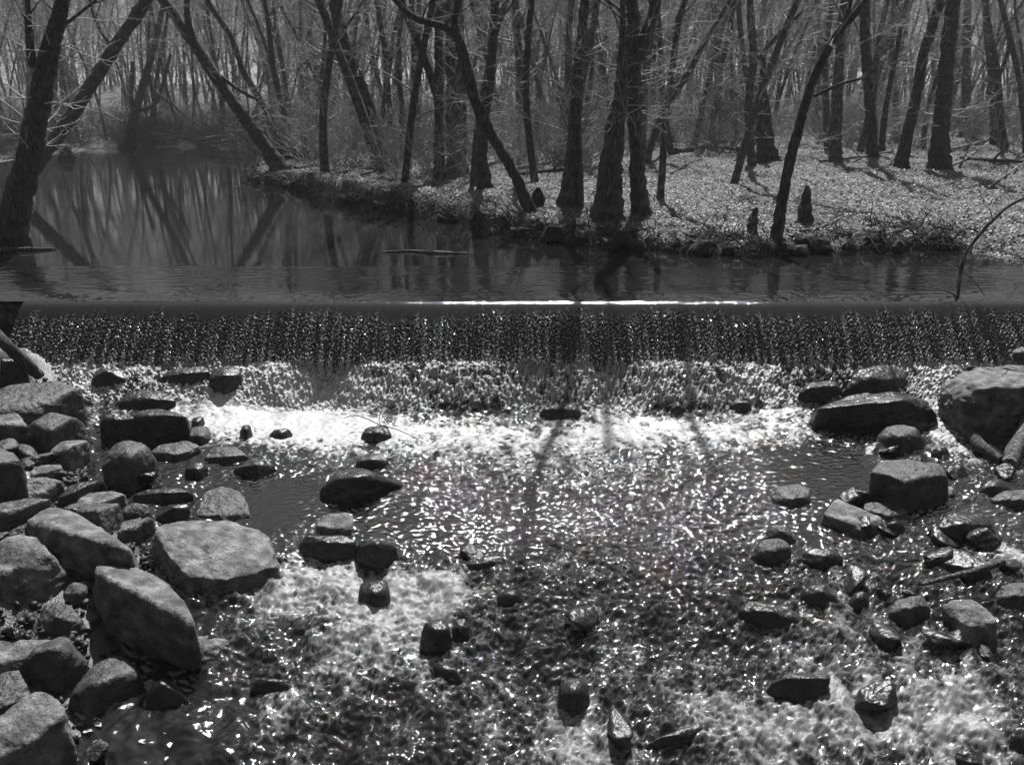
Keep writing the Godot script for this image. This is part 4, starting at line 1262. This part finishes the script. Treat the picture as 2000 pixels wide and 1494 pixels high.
func litter() -> void:
	# fallen leaves
	var b := Buf.new()
	var rim := [Vector3(0, 0, -0.06), Vector3(0.032, 0.012, -0.01), Vector3(0.02, 0.016, 0.04), Vector3(0, 0.004, 0.06), Vector3(-0.022, 0.018, 0.038), Vector3(-0.033, 0.01, -0.012)]
	b.v.append(Vector3(0, 0.001, 0)); b.n.append(Vector3.UP)
	for p in rim:
		b.v.append(p); b.n.append((Vector3.UP - p * 6.0).normalized())
	for i in 6:
		b.i.append_array([0, 1 + i, 1 + (i + 1) % 6])
	var leaf := b.mesh()
	var places := []
	var tints := []
	while places.size() < 95000:
		var z := -lerpf(13.8, 52.0, pow(rng.randf(), 1.5))
		var x := rng.randf_range(-0.66, 0.72) * (-z + 1.0)
		var s := shore_distance(x, z)
		if s.x < 0.12:
			continue
		if n_mid.get_noise_2d(x * 0.5, z * 0.5) + 0.5 * n_mid.get_noise_2d(x * 2.0, z * 2.0) < rng.randf_range(-0.75, 0.25):
			continue
		var k := rng.randf_range(0.3, 0.75)
		places.append(Transform3D(Basis.from_euler(Vector3(rng.randf_range(-0.6, 0.6), rng.randf() * TAU, rng.randf_range(-0.6, 0.6))).scaled(Vector3.ONE * k), Vector3(x, ground_y(x, z) + rng.randf_range(0.008, 0.03), z)))
		var g := rng.randf_range(0.1, 0.26)
		tints.append(Color(g, g, g))
	scatter("fallen_leaves", leaf, M.leaf, places, tints, "dry leaves carpeting the bank and the floor of the wood", "leaves")
	places = []
	tints = []
	for i in 24:
		var p := W(rng.randf_range(130, 340), rng.randf_range(1330, 1490))
		if stony(p.x, p.z) > 0.02:
			continue
		places.append(Transform3D(Basis.from_euler(Vector3(rng.randf_range(-0.15, 0.15), rng.randf() * TAU, 0)).scaled(Vector3.ONE * rng.randf_range(0.3, 0.75)), Vector3(p.x, water_y(p.x, p.z) + 0.006, p.z)))
		tints.append(Color(0.4, 0.4, 0.4))
	scatter("drifting_leaves", leaf, M.leaf, places, tints, "pale leaves drifting on the calm shallows at the bottom left", "leaves")
	# dry grass hanging over the cut bank
	var t := Buf.new()
	for i in 14:
		var a := rng.randf() * TAU
		var d := Vector3(cos(a), 0, sin(a))
		var h := rng.randf_range(0.05, 0.12)
		var s := Vector3(-d.z, 0, d.x) * 0.005
		var o := d * rng.randf_range(0, 0.05)
		var k := t.v.size()
		t.v.append_array([o - s, o + s, o + d * h * 0.35 + Vector3(0, h * 0.7, 0) - s * 0.7, o + d * h * 0.35 + Vector3(0, h * 0.7, 0) + s * 0.7, o + d * h + Vector3(0, h * 0.55, 0)])
		for j in 5:
			t.n.append((Vector3.UP + d * 0.3).normalized())
		t.i.append_array([k, k + 1, k + 2, k + 1, k + 3, k + 2, k + 2, k + 3, k + 4])
	places = []
	tries_grass(places)
	scatter("dry_grass", t.mesh(), M.grass, places, [], "tufts of dry grass hanging over the cut edge of the bank", "grass")
	# roots and clods along the cut bank
	var rt := Buf.new()
	for i in 9:
		var a := rng.randf() * TAU
		grow(rt, Vector3(rng.randf_range(-0.15, 0.15), 0.12, rng.randf_range(-0.1, 0.1)), Vector3(cos(a) * 0.8, rng.randf_range(-0.9, 0.3), sin(a) * 0.8).normalized(), rng.randf_range(0.2, 0.5), 0.012, 1, 3, 0.004)
	places = []
	while places.size() < 190:
		var i := rng.randi_range(14, 32)
		var c := shore[i].lerp(shore[i + 1], rng.randf()) as Vector2
		var up := rng.randf_range(0.0, 0.22)
		places.append(Transform3D(Basis.from_euler(Vector3(rng.randf_range(-0.4, 0.4), rng.randf() * TAU, 0)).scaled(Vector3.ONE * rng.randf_range(0.5, 1.3)), Vector3(c.x + rng.randf_range(-0.15, 0.15), up, c.y + rng.randf_range(-0.3, 0.12))))
	scatter("exposed_roots", rt.mesh(), M.bark_dark, places, [], "tangle of exposed roots along the washed out edge of the bank", "roots")
	var cb := boulder([Vector3(-0.2, -0.1, -0.15), Vector3(0.2, -0.1, -0.12), Vector3(0.17, -0.1, 0.15), Vector3(-0.18, -0.1, 0.13), Vector3(-0.1, 0.1, -0.08), Vector3(0.12, 0.12, -0.05), Vector3(0.05, 0.06, 0.1), Vector3(-0.12, 0.05, 0.06)], 6.0, 3, 900)
	places = []
	while places.size() < 130:
		var i := rng.randi_range(14, 33)
		var c := shore[i].lerp(shore[i + 1], rng.randf()) as Vector2
		places.append(Transform3D(Basis.from_euler(Vector3(rng.randf_range(-0.4, 0.4), rng.randf() * TAU, 0)).scaled(Vector3.ONE * rng.randf_range(0.35, 1.2)), Vector3(c.x + rng.randf_range(-0.2, 0.2), rng.randf_range(-0.1, 0.06), c.y + rng.randf_range(-0.35, 0.2))))
	scatter("earth_clods", cb[0], M.soil, places, [], "dark clods of earth fallen along the foot of the bank", "earth")
	broken_stones()
	# pebbles on the stony shore
	var pb := icosphere(1)
	var q := Buf.new()
	for p in pb[0]:
		q.v.append(Vector3(p.x, p.y * 0.55, p.z * 0.8) * (1.0 + 0.25 * n_mid.get_noise_3d(p.x, p.y, p.z)) * 0.03)
		q.n.append(p)
	q.i = pb[1]
	places = []
	tints = []
	while places.size() < 5000:
		var x := rng.randf_range(-7.5, -1.4)
		var z := rng.randf_range(-9.8, -3.2)
		var s := stony(x, z)
		if s < -0.04:
			continue
		places.append(Transform3D(Basis.from_euler(Vector3(rng.randf() * 6.0, rng.randf() * 6.0, 0)).scaled(Vector3.ONE * rng.randf_range(0.3, 1.5)), Vector3(x, water_y(x, z) + s + 0.01, z)))
	scatter("pebbles", q.mesh(), M.damp, places, [], "wet pebbles between the boulders of the left shore", "pebbles")

func broken_stones() -> void:
	var kinds := []
	for k in 7:
		var pts := []
		for i in 11:
			pts.append(Vector3(rng.randf_range(-1, 1), rng.randf_range(-0.55, 0.55), rng.randf_range(-0.8, 0.8)).normalized() * Vector3(0.16, 0.1, 0.13) * rng.randf_range(0.8, 1.1))
		kinds.append(boulder(pts, 12.0, 3, 300 + k)[0])
	for side in [[140, -6.9, -1.5, -9.6, -3.6, "small broken stone wedged between the boulders of the left shore"], [60, 1.6, 6.6, -9.4, -3.6, "small dark stone half drowned among the rocks on the right"], [5, -1.7, 3.6, -6.9, -4.3, "small black stone breaking the water of the lower rapid"]]:
		var n := 0
		var guard := 0
		while n < side[0] and guard < 5000:
			guard += 1
			var x := rng.randf_range(side[1], side[2])
			var z := rng.randf_range(side[3], side[4])
			var s := stony(x, z)
			if side[1] < -5.0 and s < rng.randf_range(-0.3, -0.02):
				continue
			if side[1] > 1.0 and (x < 2.0 + (-4.0 - z) * 0.35 or rng.randf() < 0.3):
				continue
			n += 1
			var k := rng.randi() % kinds.size()
			var wet: bool = side[1] > -5.0 or rng.randf() < 0.35
			var o := part("small_stone", kinds[k], M.wet if wet else M.damp, self)
			tag(o, side[5], "stone", side[5].replace("small", "small stones:"))
			o.position = Vector3(x, water_y(x, z) + maxf(s, 0.0) + rng.randf_range(-0.02, 0.03) - (0.035 if side[1] > -5.0 else 0.0), z)
			o.rotation = Vector3(rng.randf_range(-0.4, 0.4), rng.randf() * TAU, rng.randf_range(-0.4, 0.4))
			o.scale = Vector3.ONE * rng.randf_range(0.45, 1.15)

func tries_grass(places: Array) -> void:
	while places.size() < 1100:
		var i := rng.randi_range(13, 33)
		var a: Vector2 = shore[i]
		var c: Vector2 = shore[i + 1]
		var p := a.lerp(c, rng.randf())
		var x := p.x + rng.randf_range(-0.7, 0.7)
		var z := p.y + rng.randf_range(-1.5, 0.1)
		var s := shore_distance(x, z)
		if s.x < 0.02 or s.x > 0.3 or rng.randf() > 1.05 - s.x * 1.5:
			continue
		places.append(Transform3D(Basis.from_euler(Vector3(rng.randf_range(-0.2, 0.5), rng.randf() * 6.28, 0)).scaled(Vector3.ONE * rng.randf_range(0.7, 1.5)), Vector3(x, ground_y(x, z) - 0.01, z)))
